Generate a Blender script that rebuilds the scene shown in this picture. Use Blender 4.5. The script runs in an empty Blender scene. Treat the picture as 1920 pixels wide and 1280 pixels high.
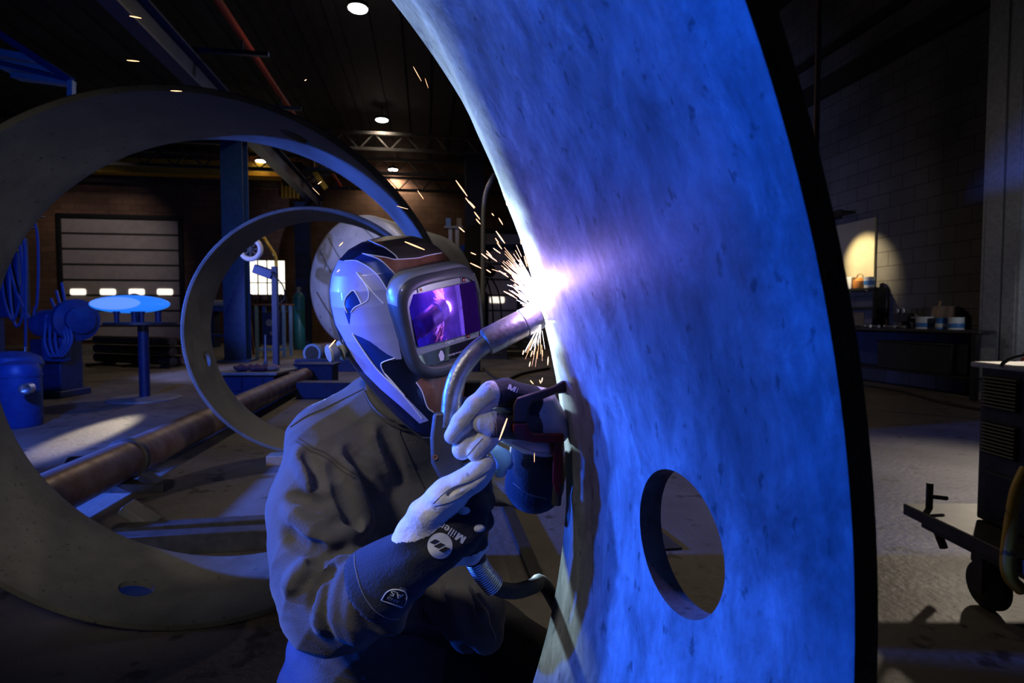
import bpy, bmesh, math, random
import numpy as np
from mathutils import Vector, Matrix
from mathutils.bvhtree import BVHTree

SC = bpy.context.scene
COL = SC.collection
R_ = math.radians
random.seed(7)
RNG = np.random.default_rng(7)

# ------------------------------------------------------------------ camera
CAMH, FPX, TILT = 1.36, 1920 * 20 / 36.0, R_(2.5)
cam_d = bpy.data.cameras.new('camera')
cam_d.lens, cam_d.sensor_width = 20.0, 36.0
cam_d.clip_start, cam_d.clip_end = 0.02, 200
cam_d.dof.use_dof = True
cam_d.dof.focus_distance = 0.98
cam_d.dof.aperture_fstop = 8.0
cam = bpy.data.objects.new('camera', cam_d)
COL.objects.link(cam)
cam.location = (0, 0, CAMH)
cam.rotation_euler = (R_(90) - TILT, 0, 0)
SC.camera = cam

# ------------------------------------------------------------------ world, exposure
w = bpy.data.worlds.new('dark_hall'); SC.world = w; w.use_nodes = True
w.node_tree.nodes['Background'].inputs[0].default_value = (0.35, 0.4, 0.6, 1)
w.node_tree.nodes['Background'].inputs[1].default_value = 0.006
SC.view_settings.view_transform = 'Standard'
SC.view_settings.look = 'None'
SC.view_settings.exposure = 0.0
SC.view_settings.gamma = 1.0
SC.view_settings.use_curve_mapping = False
SC.cycles.use_denoising = True
SC.cycles.sample_clamp_indirect = 6.0
SC.cycles.caustics_reflective = False
SC.cycles.caustics_refractive = False

# ------------------------------------------------------------------ lights
def spot(name, loc, aim, power, color, deg, blend=0.4, radius=0.1):
    l = bpy.data.lights.new(name, 'SPOT')
    l.energy, l.color = power, color
    l.spot_size, l.spot_blend, l.shadow_soft_size = R_(deg), blend, radius
    o = bpy.data.objects.new(name, l); COL.objects.link(o)
    o.location = loc
    o.rotation_euler = (Vector(aim) - Vector(loc)).to_track_quat('-Z', 'Y').to_euler()
    return o
def point(name, loc, power, color, radius=0.05):
    l = bpy.data.lights.new(name, 'POINT')
    l.energy, l.color, l.shadow_soft_size = power, color, radius
    o = bpy.data.objects.new(name, l); COL.objects.link(o); o.location = loc
    return o
def H_(u, v, z): return Matrix.Rotation(R_(8.5), 4, 'Z') @ Vector((u, v, z))
BLUE = (0.008, 0.105, 1.0)
# gelled strobe at the left that paints the big rolled ring and the welder's back edge
spot('blue_strobe_ring', (-5.5, 0.98, 1.15), (0.1, 0.60, 1.12), 1520, BLUE, 27, 0.2, 0.07)
# second gelled strobe further back on the left for the farther rings and the floor
spot('blue_strobe_floor', (-6.8, 3.5, 1.8), (-1.5, 4.25, 1.05), 5200, (0.05, 0.145, 1.0), 44, 0.35, 0.10)
spot('blue_rim_fill', (-2.3, 1.35, 1.75), (-0.42, 1.09, 1.08), 620, (0.03, 0.13, 1.0), 27, 0.5, 0.06)  # added fill lamp, boosts the blue edge of the jacket
# third one deep in the hall for the tank and the columns
spot('blue_strobe_hall', (-10.5, 11.0, 2.6), (-3.6, 15.6, 1.3), 1500, (0.26, 0.33, 1.0), 75, 0.5, 0.15)
spot('blue_strobe_cables', (-4.2, 3.4, 2.6), (-5.9, 7.6, 0.5), 760, (0.05, 0.15, 1.0), 80, 0.6, 0.15)
# neutral strobe above the camera for the welder and gloves
spot('white_strobe_front', (-0.88, 0.22, 1.98), (-0.30, 1.04, 1.00), 42, (1.0, 0.95, 0.90), 39, 0.75, 0.10)
spot('white_strobe_ring', (-0.95, 0.6, 1.42), (-1.75, 2.7, 1.12), 105, (1.0, 0.94, 0.84), 66, 0.9, 0.2)
# white strobe behind the welder that catches the weld edge of the big ring
spot('white_strobe_back', (-0.48, 2.75, 1.34), (0.0, 0.95, 1.46), 780, (0.60, 0.84, 1.0), 47, 0.35, 0.05)
# light falling on the floor and the wall at the right of the hall
spot('floor_light_right', (7.2, 8.2, 3.4), (2.75, 4.0, 0.0), 430, (1.0, 0.86, 0.68), 42, 1.0, 0.12)
spot('white_strobe_far_ring', (1.0, 3.7, 1.55), (-2.7, 5.3, 0.8), 75, (1.0, 0.92, 0.78), 32, 0.9, 0.1)
spot('wall_light_right', (7.3, 6.4, 1.5), (8.6, 8.9, 2.2), 60, (0.85, 0.9, 1.0), 110, 0.9, 0.2)
spot('floor_light_middle', (1.2, 5.5, 4.5), (0.5, 3.6, 0.0), 45, (1.0, 0.88, 0.74), 60, 0.9, 0.3)
# low sunbeam that crosses the floor at the left
spot('floor_beam_left', (-7.6, 16.5, 2.3), (-4.9, 6.6, 0.0), 15000, (1.0, 0.86, 0.66), 3.6, 0.7, 0.06)
spot('door_fill', H_(-11.5, 23.0, 8.2), H_(-17.0, 31.0, 3.2), 900, (1.0, 0.86, 0.78), 62, 0.9, 0.3)  # extra fill added to lift the garage door out of the dark
spot('tank_fill', (-1.62, 8.5, 1.30), (-4.2, 17.0, 2.3), 2100, (0.58, 0.60, 1.0), 30, 0.6, 0.05)  # lamp added out of sight behind the helmet to brighten the tank
spot('blue_mast_fill', (-3.6, 2.6, 2.2), (-6.3, 6.7, 4.1), 420, (0.03, 0.16, 1.0), 34, 0.6, 0.1)  # added lamp, throws extra blue on the mast frame
# ------------------------------------------------------------------ pixel helpers (placing things at a distance)
def ray(px, py):
    a, b = (px - 960) / FPX, (640 - py) / FPX
    return Vector((a, math.cos(TILT) + b * math.sin(TILT), -math.sin(TILT) + b * math.cos(TILT)))
EYE = Vector((0, 0, CAMH))
def P(px, py, d): return EYE + ray(px, py) * d
def FL(px, py, z=0.0):
    r = ray(px, py); return EYE + r * ((z - CAMH) / r.z)
def PX(pts):
    p = np.asarray(pts, float)
    x, y, z = p[:, 0], p[:, 1], p[:, 2] - CAMH
    d = y * math.cos(TILT) - z * math.sin(TILT); u = y * math.sin(TILT) + z * math.cos(TILT)
    return np.stack([960 + FPX * x / d, 640 - FPX * u / d, d], 1)
def mpx(px, d): return px * d / FPX
TH = R_(8.5)                                   # the hall's own axis
HALL = Matrix.Rotation(TH, 4, 'Z')
def H(u, v, z=0.0): return HALL @ Vector((u, v, z))
def UV(p):
    q = HALL.inverted() @ Vector(p); return q
def onv(px, py, v):
    "point on the plane v = const of the hall along a pixel's ray, in hall coordinates"
    e, r = UV(EYE), HALL.inverted() @ ray(px, py)
    t = (v - e.y) / r.y
    return e + r * t
def onu(px, py, u):
    e, r = UV(EYE), HALL.inverted() @ ray(px, py)
    return e + r * ((u - e.x) / r.x)

# ------------------------------------------------------------------ object helpers
def setp(o, label=None, cat=None, group=None, kind=None):
    if label: o['label'] = label
    if cat: o['category'] = cat
    if group: o['group'] = group
    if kind: o['kind'] = kind
    return o
tag = setp
def thing(name, label, cat, loc, group=None):
    o = bpy.data.objects.new(name, None); COL.objects.link(o)
    o.empty_display_size = 0.1
    o.location = Vector(loc)
    return setp(o, label, cat, group)
def wloc(o):
    v = Vector(o.location)
    return v
ORG = {}
def link_mesh(name, me, mats, parent=None, label=None, smooth=40, bevel=0.0, org=None):
    n = len(me.vertices)
    co = np.empty(n * 3, np.float32); me.vertices.foreach_get('co', co); co = co.reshape(-1, 3)
    if org is None:
        lo, hi = co.min(0), co.max(0)
        org = Vector(((lo[0] + hi[0]) / 2, (lo[1] + hi[1]) / 2, lo[2]))
    org = Vector(org)
    co -= np.array(org, np.float32); me.vertices.foreach_set('co', co.ravel())
    for m in (mats if isinstance(mats, (list, tuple)) else [mats]): me.materials.append(m)
    me.update()
    if smooth:
        me.polygons.foreach_set('use_smooth', np.ones(len(me.polygons), bool))
        if smooth < 180: me.set_sharp_from_angle(angle=R_(smooth))
    o = bpy.data.objects.new(name, me); COL.objects.link(o)
    o.location = org
    ORG[o.name] = org.copy()
    if parent is not None:
        o.parent = parent
        o.matrix_parent_inverse = Matrix.Translation(-ORG.get(parent.name, Vector(parent.location)))
    if bevel:
        b = o.modifiers.new('edge', 'BEVEL'); b.width = bevel; b.segments = 2; b.limit_method = 'ANGLE'; b.angle_limit = R_(40)
    if label: o['label'] = label
    return o
class MB:
    def __init__(s, M=None): s.v, s.f, s.m, s.M = [], [], [], M
    def add(s, vs, fs, mi=0):
        b = len(s.v)
        if s.M is not None: vs = [s.M @ Vector(v) for v in vs]
        s.v += [tuple(v) for v in vs]; s.f += [tuple(b + i for i in f) for f in fs]; s.m += [mi] * len(fs)
        return s
    def box(s, c, size, rot=None, mi=0):
        c = Vector(c); h = Vector(size) / 2
        vs = [Vector((x * h.x, y * h.y, z * h.z)) for x in (-1, 1) for y in (-1, 1) for z in (-1, 1)]
        if rot is not None: vs = [rot @ v for v in vs]
        return s.add([c + v for v in vs], [(0, 1, 3, 2), (4, 6, 7, 5), (0, 4, 5, 1), (2, 3, 7, 6), (0, 2, 6, 4), (1, 5, 7, 3)], mi)
    def bar(s, a, b, wd, ht, mi=0):
        "box beam from a to b"
        a, b = Vector(a), Vector(b); y = (b - a).normalized()
        up = Vector((0, 0, 1)) if abs(y.z) < 0.95 else Vector((0, 1, 0))
        x = y.cross(up).normalized(); z = x.cross(y)
        vs = [p + x * sx * wd / 2 + z * sz * ht / 2 for p in (a, b) for sx, sz in ((-1, -1), (1, -1), (1, 1), (-1, 1))]
        return s.add(vs, [(0, 1, 2, 3), (7, 6, 5, 4), (0, 4, 5, 1), (1, 5, 6, 2), (2, 6, 7, 3), (3, 7, 4, 0)], mi)
    def lathe(s, o, ax, prof, n=32, mi=0):
        o, ax = Vector(o), Vector(ax).normalized()
        t = Vector((0, 0, 1)) if abs(ax.z) < 0.9 else Vector((1, 0, 0))
        u = ax.cross(t).normalized(); v = ax.cross(u)
        vs, fs = [], []
        for r, h in prof:
            for k in range(n):
                a = 2 * math.pi * k / n
                vs.append(o + ax * h + (u * math.cos(a) + v * math.sin(a)) * max(r, 1e-5))
        for i in range(len(prof) - 1):
            for k in range(n):
                k2 = (k + 1) % n
                fs.append((i * n + k, i * n + k2, (i + 1) * n + k2, (i + 1) * n + k))
        fs.append(tuple(range(n - 1, -1, -1))); fs.append(tuple(range((len(prof) - 1) * n, len(prof) * n)))
        return s.add(vs, fs, mi)
    def cyl(s, a, b, ra, rb=None, n=24, mi=0):
        a, b = Vector(a), Vector(b); rb = ra if rb is None else rb
        return s.lathe(a, b - a, [(ra, 0), (rb, (b - a).length)], n, mi)
    def tube(s, pts, r, n=10, mi=0, closed=False):
        pts = [Vector(p) for p in pts]; m = len(pts)
        rs = r if isinstance(r, (list, tuple)) else [r] * m
        vs, fs, u = [], [], None
        for i in range(m):
            if closed: t = pts[(i + 1) % m] - pts[i - 1]
            else: t = pts[min(i + 1, m - 1)] - pts[max(i - 1, 0)]
            t.normalize()
            if u is None:
                u = t.cross(Vector((0, 0, 1)))
                if u.length < 0.05: u = t.cross(Vector((1, 0, 0)))
            u = (u - t * u.dot(t)).normalized(); v = t.cross(u)
            for k in range(n):
                a = 2 * math.pi * k / n
                vs.append(pts[i] + (u * math.cos(a) + v * math.sin(a)) * rs[i])
        for i in range(m if closed else m - 1):
            j = (i + 1) % m
            for k in range(n):
                k2 = (k + 1) % n
                fs.append((i * n + k, i * n + k2, j * n + k2, j * n + k))
        if not closed:
            fs.append(tuple(range(n - 1, -1, -1))); fs.append(tuple(range((m - 1) * n, m * n)))
        return s.add(vs, fs, mi)
    def prism(s, poly, vec, mi=0):
        poly = [Vector(p) for p in poly]; vec = Vector(vec); n = len(poly)
        vs = poly + [p + vec for p in poly]
        fs = [tuple(range(n - 1, -1, -1)), tuple(range(n, 2 * n))] + [(i, (i + 1) % n, n + (i + 1) % n, n + i) for i in range(n)]
        return s.add(vs, fs, mi)
    def ball(s, c, r, n=16, mi=0):
        r = (r, r, r) if not isinstance(r, (tuple, list)) else r
        c = Vector(c); k = n // 2
        vs, fs = [], []
        for i in range(k + 1):
            a = math.pi * i / k
            for j in range(n):
                b = 2 * math.pi * j / n
                vs.append(c + Vector((r[0] * math.sin(a) * math.cos(b), r[1] * math.sin(a) * math.sin(b), r[2] * math.cos(a))))
        for i in range(k):
            for j in range(n):
                j2 = (j + 1) % n
                fs.append((i * n + j, (i + 1) * n + j, (i + 1) * n + j2, i * n + j2))
        return s.add(vs, fs, mi)
    def mesh(s, name):
        me = bpy.data.meshes.new(name); me.from_pydata(s.v, [], s.f)
        me.polygons.foreach_set('material_index', np.array(s.m, np.int32))
        bm = bmesh.new(); bm.from_mesh(me)
        bmesh.ops.remove_doubles(bm, verts=bm.verts, dist=1e-6)
        bmesh.ops.recalc_face_normals(bm, faces=bm.faces)
        bm.to_mesh(me); bm.free()
        return me
    def build(s, name, mats, parent=None, label=None, smooth=40, bevel=0.0, org=None):
        return link_mesh(name, s.mesh(name), mats, parent, label, smooth, bevel, org)
def struct(o): o['kind'] = 'structure'; return o
def dup(o, off):
    c = o.copy(); COL.objects.link(c); c.location = o.location + Vector(off)
    ORG[c.name] = ORG.get(o.name, o.location) + Vector(off)
    for ch in o.children:
        d = ch.copy(); COL.objects.link(d); d.parent = c
        for g in ch.children:
            e = g.copy(); COL.objects.link(e); e.parent = d
    return c
def spline(pts, n=8, closed=False):
    "Catmull-Rom through pts (tuples of any length)"
    p = [np.array(q, float) for q in pts]
    q = [p[-1]] + p + p[:2] if closed else [2 * p[0] - p[1]] + p + [2 * p[-1] - p[-2]]
    out = []
    for i in range(1, len(q) - 2):
        for k in range(n):
            t = k / n
            a, b, c, d = q[i - 1], q[i], q[i + 1], q[i + 2]
            out.append(0.5 * (2 * b + (c - a) * t + (2 * a - 5 * b + 4 * c - d) * t * t + (3 * b - a - 3 * c + d) * t ** 3))
    if not closed: out.append(p[-1])
    return out
def inpoly(xy, poly):
    x, y = xy[:, 0], xy[:, 1]; r = np.zeros(len(x), bool); n = len(poly)
    for i in range(n):
        x1, y1 = poly[i]; x2, y2 = poly[(i + 1) % n]
        c = ((y1 > y) != (y2 > y)) & (x < (x2 - x1) * (y - y1) / ((y2 - y1) if y2 != y1 else 1e-9) + x1)
        r ^= c
    return r

# ------------------------------------------------------------------ signed-distance meshes for the figure
class SDF:
    "smooth unions of tapered capsules, sampled on a grid and meshed with surface nets"
    def __init__(s, h): s.h, s.ops = h, []
    def cap(s, a, b, ra, rb, k=0.02, flat=None, op='u', tagi=0):
        s.ops.append((np.array(a, float), np.array(b, float), ra, rb, k, flat, op, tagi)); return s
    def chain(s, pts, k=0.02, flat=None, op='u', tagi=0):
        for (a, ra), (b, rb) in zip(pts[:-1], pts[1:]): s.cap(a, b, ra, rb, k, flat, op, tagi)
        return s
    def dist(s, o, X):
        a, b, ra, rb, k, flat, op, tg = o
        ab = b - a; pa = X - a
        if flat is not None:
            n, f = np.array(flat[0], float), flat[1]
            pa = pa + (pa @ n)[..., None] * (1 / f - 1) * n
            ab = ab + (ab @ n) * (1 / f - 1) * n
        t = np.clip((pa @ ab) / max(ab @ ab, 1e-12), 0, 1)
        return np.linalg.norm(pa - t[..., None] * ab, axis=-1) - (ra + (rb - ra) * t)
    def mesh(s, name, post=None):
        h = s.h
        lo = np.min([np.minimum(o[0], o[1]) - max(o[2], o[3]) for o in s.ops if o[6] == 'u'], 0) - 3 * h
        hi = np.max([np.maximum(o[0], o[1]) + max(o[2], o[3]) for o in s.ops if o[6] == 'u'], 0) + 3 * h
        n = np.ceil((hi - lo) / h).astype(int) + 1
        V = np.full(n, 0.5, np.float32)
        for o in s.ops:
            m = max(o[2], o[3]) + o[4] + 3 * h
            i0 = np.clip(np.floor((np.minimum(o[0], o[1]) - m - lo) / h).astype(int), 0, n - 1)
            i1 = np.clip(np.ceil((np.maximum(o[0], o[1]) + m - lo) / h).astype(int) + 1, 1, n)
            if np.any(i1 <= i0): continue
            ax = [lo[k] + h * np.arange(i0[k], i1[k]) for k in range(3)]
            X = np.stack(np.meshgrid(*ax, indexing='ij'), -1)
            d = s.dist(o, X)
            sl = tuple(slice(i0[k], i1[k]) for k in range(3))
            a = V[sl].astype(float); k = max(o[4], 1e-5)
            if o[6] == 'u':
                q = np.maximum(k - np.abs(a - d), 0) / k; V[sl] = np.minimum(a, d) - q * q * k / 4
            else:
                q = np.maximum(k - np.abs(a + d), 0) / k; V[sl] = np.maximum(a, -d) + q * q * k / 4
        if post is not None:
            ax = [lo[k] + h * np.arange(n[k]) for k in range(3)]
            V = post(V, np.stack(np.meshgrid(*ax, indexing='ij'), -1)).astype(np.float32)
        V[0], V[-1], V[:, 0], V[:, -1], V[:, :, 0], V[:, :, -1] = .5, .5, .5, .5, .5, .5
        ins = V < 0
        cnt = sum(ins[a:n[0] - 1 + a, b:n[1] - 1 + b, c:n[2] - 1 + c].astype(np.int8) for a in (0, 1) for b in (0, 1) for c in (0, 1))
        idx = np.argwhere((cnt > 0) & (cnt < 8))
        ids = np.full(n - 1, -1, np.int32); ids[tuple(idx.T)] = np.arange(len(idx))
        acc = np.zeros((len(idx), 3)); num = np.zeros(len(idx))
        cs = [(a, b, c) for a in (0, 1) for b in (0, 1) for c in (0, 1)]
        val = {c: V[tuple((idx + np.array(c)).T)].astype(float) for c in cs}
        for c in cs:
            for axi in range(3):
                if c[axi]: continue
                e = list(c); e[axi] = 1; e = tuple(e)
                a, b = val[c], val[e]; m = (a < 0) != (b < 0)
                t = np.where(m, a / np.where(m, a - b, 1), 0)
                p = np.tile(np.array(c, float), (len(idx), 1)); p[:, axi] += t
                acc[m] += p[m]; num[m] += 1
        co = lo + h * (idx + acc / num[:, None])
        faces = []
        for axi in range(3):
            sh = [slice(None)] * 3; s2 = [slice(None)] * 3
            sh[axi] = slice(0, n[axi] - 1); s2[axi] = slice(1, n[axi])
            A, B = ins[tuple(sh)], ins[tuple(s2)]
            e = np.argwhere(A != B); a, b = [q for q in range(3) if q != axi]
            e = e[(e[:, a] > 0) & (e[:, b] > 0)]
            o = np.zeros(3, int); oa = o.copy(); oa[a] = 1; ob = o.copy(); ob[b] = 1
            q = np.stack([ids[tuple((e - oa - ob).T)], ids[tuple((e - ob).T)], ids[tuple(e.T)], ids[tuple((e - oa).T)]], 1)
            fl = A[tuple(e.T)] ^ (axi == 1)
            q[~fl] = q[~fl][:, ::-1]
            faces.append(q)
        F = np.concatenate(faces)
        F = F[(F >= 0).all(1)]
        return co, F
    def tags(s, pts):
        best = np.full(len(pts), 9.0); tg = np.zeros(len(pts), int)
        for o in s.ops:
            if o[6] != 'u': continue
            d = s.dist(o, pts); m = d < best; best[m] = d[m]; tg[m] = o[7]
        return tg
def np_mesh(name, co, F, midx=None):
    me = bpy.data.meshes.new(name)
    me.vertices.add(len(co)); me.vertices.foreach_set('co', np.asarray(co, np.float32).ravel())
    nf = len(F); k = F.shape[1]
    me.loops.add(nf * k); me.loops.foreach_set('vertex_index', F.astype(np.int32).ravel())
    me.polygons.add(nf); me.polygons.foreach_set('loop_start', (np.arange(nf) * k).astype(np.int32))
    if midx is not None: me.polygons.foreach_set('material_index', np.asarray(midx, np.int32))
    me.update(); me.validate()
    return me
def relax(co, F, it=3, lam=0.5):
    for _ in range(it):
        s = np.zeros_like(co); c = np.zeros(len(co))
        for i in range(4):
            for j in ((i + 1) % 4, (i - 1) % 4):
                np.add.at(s, F[:, i], co[F[:, j]]); np.add.at(c, F[:, i], 1)
        co = co + lam * (s / np.maximum(c, 1)[:, None] - co)
    return co
def normals(co, F):
    fn = np.cross(co[F[:, 2]] - co[F[:, 0]], co[F[:, 3]] - co[F[:, 1]])
    vn = np.zeros_like(co)
    for i in range(4): np.add.at(vn, F[:, i], fn)
    return vn / np.maximum(np.linalg.norm(vn, axis=1), 1e-12)[:, None]
def bvh_of(co, F): return BVHTree.FromPolygons([Vector(c) for c in co], [tuple(f) for f in F])
def bvh_obj(me, off): return BVHTree.FromPolygons([v.co + off for v in me.vertices], [tuple(p.vertices) for p in me.polygons])
def stick(bvh, px, py, off=0.0):
    hit, nrm, i, d = bvh.ray_cast(EYE, ray(px, py).normalized())
    if hit is None: return None
    if nrm.dot(ray(px, py)) > 0: nrm = -nrm
    return hit + nrm * off
def stripe(mb, bvh, pts, r, off=0.0005, n=8, mi=0, seg=6):
    run = []
    for q in spline(pts, n):
        h = stick(bvh, q[0], q[1], off)
        if h is None or (run and (h - run[-1]).length > 0.05):
            if len(run) > 1: mb.tube(run, r, seg, mi)
            run = [] if h is None else [h]
        elif not run or (h - run[-1]).length > r * 0.4: run.append(h)
    if len(run) > 1: mb.tube(run, r, seg, mi)
def text_mesh(body, bold=0.0):
    c = bpy.data.curves.new('lettering', 'FONT'); c.body = body; c.size = 1.0; c.offset = bold; c.resolution_u = 3
    o = bpy.data.objects.new('lettering', c); COL.objects.link(o)
    bpy.context.view_layer.update()
    me = o.to_mesh(); vs = [v.co.copy() for v in me.vertices]; fs = [tuple(p.vertices) for p in me.polygons]
    o.to_mesh_clear(); bpy.data.objects.remove(o); bpy.data.curves.remove(c)
    return vs, fs
def bold_m(vs, fs):
    "a heavy capital M in front of the rest of the word"
    vs = [Vector((v.x + .86, v.y, 0)) for v in vs]; b = len(vs)
    for q in ([(0, 0), (.19, 0), (.19, .69), (0, .69)], [(.59, 0), (.78, 0), (.78, .69), (.59, .69)], [(.02, .69), (.22, .69), (.47, .0), (.30, 0)], [(.56, .69), (.76, .69), (.48, 0), (.31, 0)]):
        b = len(vs); vs += [Vector((x, y, 0)) for x, y in q]; fs.append((b, b + 1, b + 2, b + 3))
    return vs, fs
def lettering(mb, body, place, cap, width=None, bold=0.015, mi=0):
    "place(x, y) -> world point; text scaled so capitals are cap tall and the line is width long"
    vs, fs = text_mesh(body[1:] if body[0] == 'M' else body, bold)
    if body[0] == 'M': vs, fs = bold_m(vs, fs)
    x0, x1 = min(v.x for v in vs), max(v.x for v in vs)
    sy = cap / 0.69; sx = (width / (x1 - x0)) if width else sy
    out = [place((v.x - x0) * sx, v.y * sy) for v in vs]
    if any(o is None for o in out):
        bad = {i for i, o in enumerate(out) if o is None}
        fs = [f for f in fs if not bad & set(f)]; out = [o or Vector((0, 0, -5)) for o in out]
        used = sorted({i for f in fs for i in f}); mp = {i: k for k, i in enumerate(used)}
        out = [out[i] for i in used]; fs = [tuple(mp[i] for i in f) for f in fs]
    mb.add(out, fs, mi)
def px_place(bvh, ox, oy, ang, off=0.0008):
    "text frame on the picture: origin, reading direction ang in degrees (y down)"
    c, s = math.cos(R_(ang)), math.sin(R_(ang))
    return lambda x, y: stick(bvh, ox + c * x + s * y, oy + s * x - c * y, off)

# ------------------------------------------------------------------ materials
def mat(name, color, rough=0.5, metal=0.0, color2=None, scale=8.0, detail=8.0, stretch=None, bump=0.0, bscale=None,
        spots=None, emit=None, strength=0.0, lo=0.35, hi=0.65, rough2=None, coat=0.0, sheen=0.0, spec=0.5, coords='Object'):
    m = bpy.data.materials.new(name); m.use_nodes = True
    nt = m.node_tree; N = nt.nodes; L = nt.links; b = N['Principled BSDF']
    b.inputs['Base Color'].default_value = (*color, 1)
    b.inputs['Roughness'].default_value = rough
    b.inputs['Metallic'].default_value = metal
    b.inputs['Specular IOR Level'].default_value = spec
    b.inputs['Coat Weight'].default_value = coat
    b.inputs['Sheen Weight'].default_value = sheen
    if emit:
        b.inputs['Emission Color'].default_value = (*emit, 1); b.inputs['Emission Strength'].default_value = strength
    if color2 or bump:
        tc = N.new('ShaderNodeTexCoord'); mp = N.new('ShaderNodeMapping')
        L.new(tc.outputs[coords], mp.inputs[0])
        if stretch: mp.inputs['Scale'].default_value = stretch
        nz = N.new('ShaderNodeTexNoise'); nz.inputs['Scale'].default_value = scale; nz.inputs['Detail'].default_value = detail
        nz.inputs['Roughness'].default_value = 0.62
        L.new(mp.outputs[0], nz.inputs['Vector'])
        if color2:
            rp = N.new('ShaderNodeValToRGB')
            rp.color_ramp.elements[0].position, rp.color_ramp.elements[1].position = lo, hi
            rp.color_ramp.elements[0].color, rp.color_ramp.elements[1].color = (*color, 1), (*color2, 1)
            L.new(nz.outputs[0], rp.inputs[0]); out = rp.outputs[0]
            if spots:
                n2 = N.new('ShaderNodeTexNoise'); n2.inputs['Scale'].default_value = spots[0]; n2.inputs['Detail'].default_value = 6
                L.new(mp.outputs[0], n2.inputs['Vector'])
                r2 = N.new('ShaderNodeMapRange'); r2.inputs[1].default_value, r2.inputs[2].default_value = spots[2], spots[1]
                r2.inputs[3].default_value, r2.inputs[4].default_value = 0.85, 0.0
                mx = N.new('ShaderNodeMix'); mx.data_type = 'RGBA'
                L.new(n2.outputs[0], r2.inputs[0]); L.new(r2.outputs[0], mx.inputs[0])
                L.new(out, mx.inputs[6]); mx.inputs[7].default_value = (*spots[3], 1); out = mx.outputs[2]
            L.new(out, b.inputs['Base Color'])
            if rough2 is not None:
                mr = N.new('ShaderNodeMapRange'); mr.inputs[1].default_value, mr.inputs[2].default_value = lo, hi
                mr.inputs[3].default_value, mr.inputs[4].default_value = rough, rough2
                L.new(nz.outputs[0], mr.inputs[0]); L.new(mr.outputs[0], b.inputs['Roughness'])
        if bump:
            n3 = N.new('ShaderNodeTexNoise'); n3.inputs['Scale'].default_value = bscale or scale * 4; n3.inputs['Detail'].default_value = 5
            L.new(mp.outputs[0], n3.inputs['Vector'])
            bp = N.new('ShaderNodeBump'); bp.inputs['Strength'].default_value = bump; bp.inputs['Distance'].default_value = 0.01
            L.new(n3.outputs[0], bp.inputs['Height']); L.new(bp.outputs[0], b.inputs['Normal'])
    return m
def brick_mat(name, c1, c2, mortar, sx, sy, bump=0.4, rough=0.85):
    m = mat(name, c1, rough); nt = m.node_tree; N = nt.nodes; L = nt.links; b = N['Principled BSDF']
    tc = N.new('ShaderNodeTexCoord'); br = N.new('ShaderNodeTexBrick')
    L.new(tc.outputs['UV'], br.inputs['Vector'])
    br.inputs['Color1'].default_value = (*c1, 1); br.inputs['Color2'].default_value = (*c2, 1); br.inputs['Mortar'].default_value = (*mortar, 1)
    br.inputs['Scale'].default_value = 1.0; br.inputs['Brick Width'].default_value = sx; br.inputs['Row Height'].default_value = sy
    br.inputs['Mortar Size'].default_value = 0.012
    nz = N.new('ShaderNodeTexNoise'); nz.inputs['Scale'].default_value = 0.6; nz.inputs['Detail'].default_value = 8
    L.new(tc.outputs['UV'], nz.inputs['Vector'])
    mx = N.new('ShaderNodeMix'); mx.data_type = 'RGBA'; mx.blend_type = 'MULTIPLY'; mx.inputs[0].default_value = 0.8
    rp = N.new('ShaderNodeValToRGB'); rp.color_ramp.elements[0].position, rp.color_ramp.elements[1].position = 0.3, 0.7
    rp.color_ramp.elements[0].color = (0.35, 0.35, 0.35, 1)
    L.new(nz.outputs[0], rp.inputs[0]); L.new(br.outputs[0], mx.inputs[6]); L.new(rp.outputs[0], mx.inputs[7]); L.new(mx.outputs[2], b.inputs['Base Color'])
    bp = N.new('ShaderNodeBump'); bp.inputs['Strength'].default_value = bump; bp.inputs['Distance'].default_value = 0.02
    L.new(br.outputs[1], bp.inputs['Height']); bp.invert = True; L.new(bp.outputs[0], b.inputs['Normal'])
    return m
def uv_planar(o, ax, ay):
    me = o.data; uv = me.uv_layers.new(name='uv'); off = o.location
    co = np.array([me.vertices[l.vertex_index].co + off for l in me.loops])
    q = np.stack([co @ np.array(ax, float), co @ np.array(ay, float)], 1)
    uv.data.foreach_set('uv', q.astype(np.float32).ravel())

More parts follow.
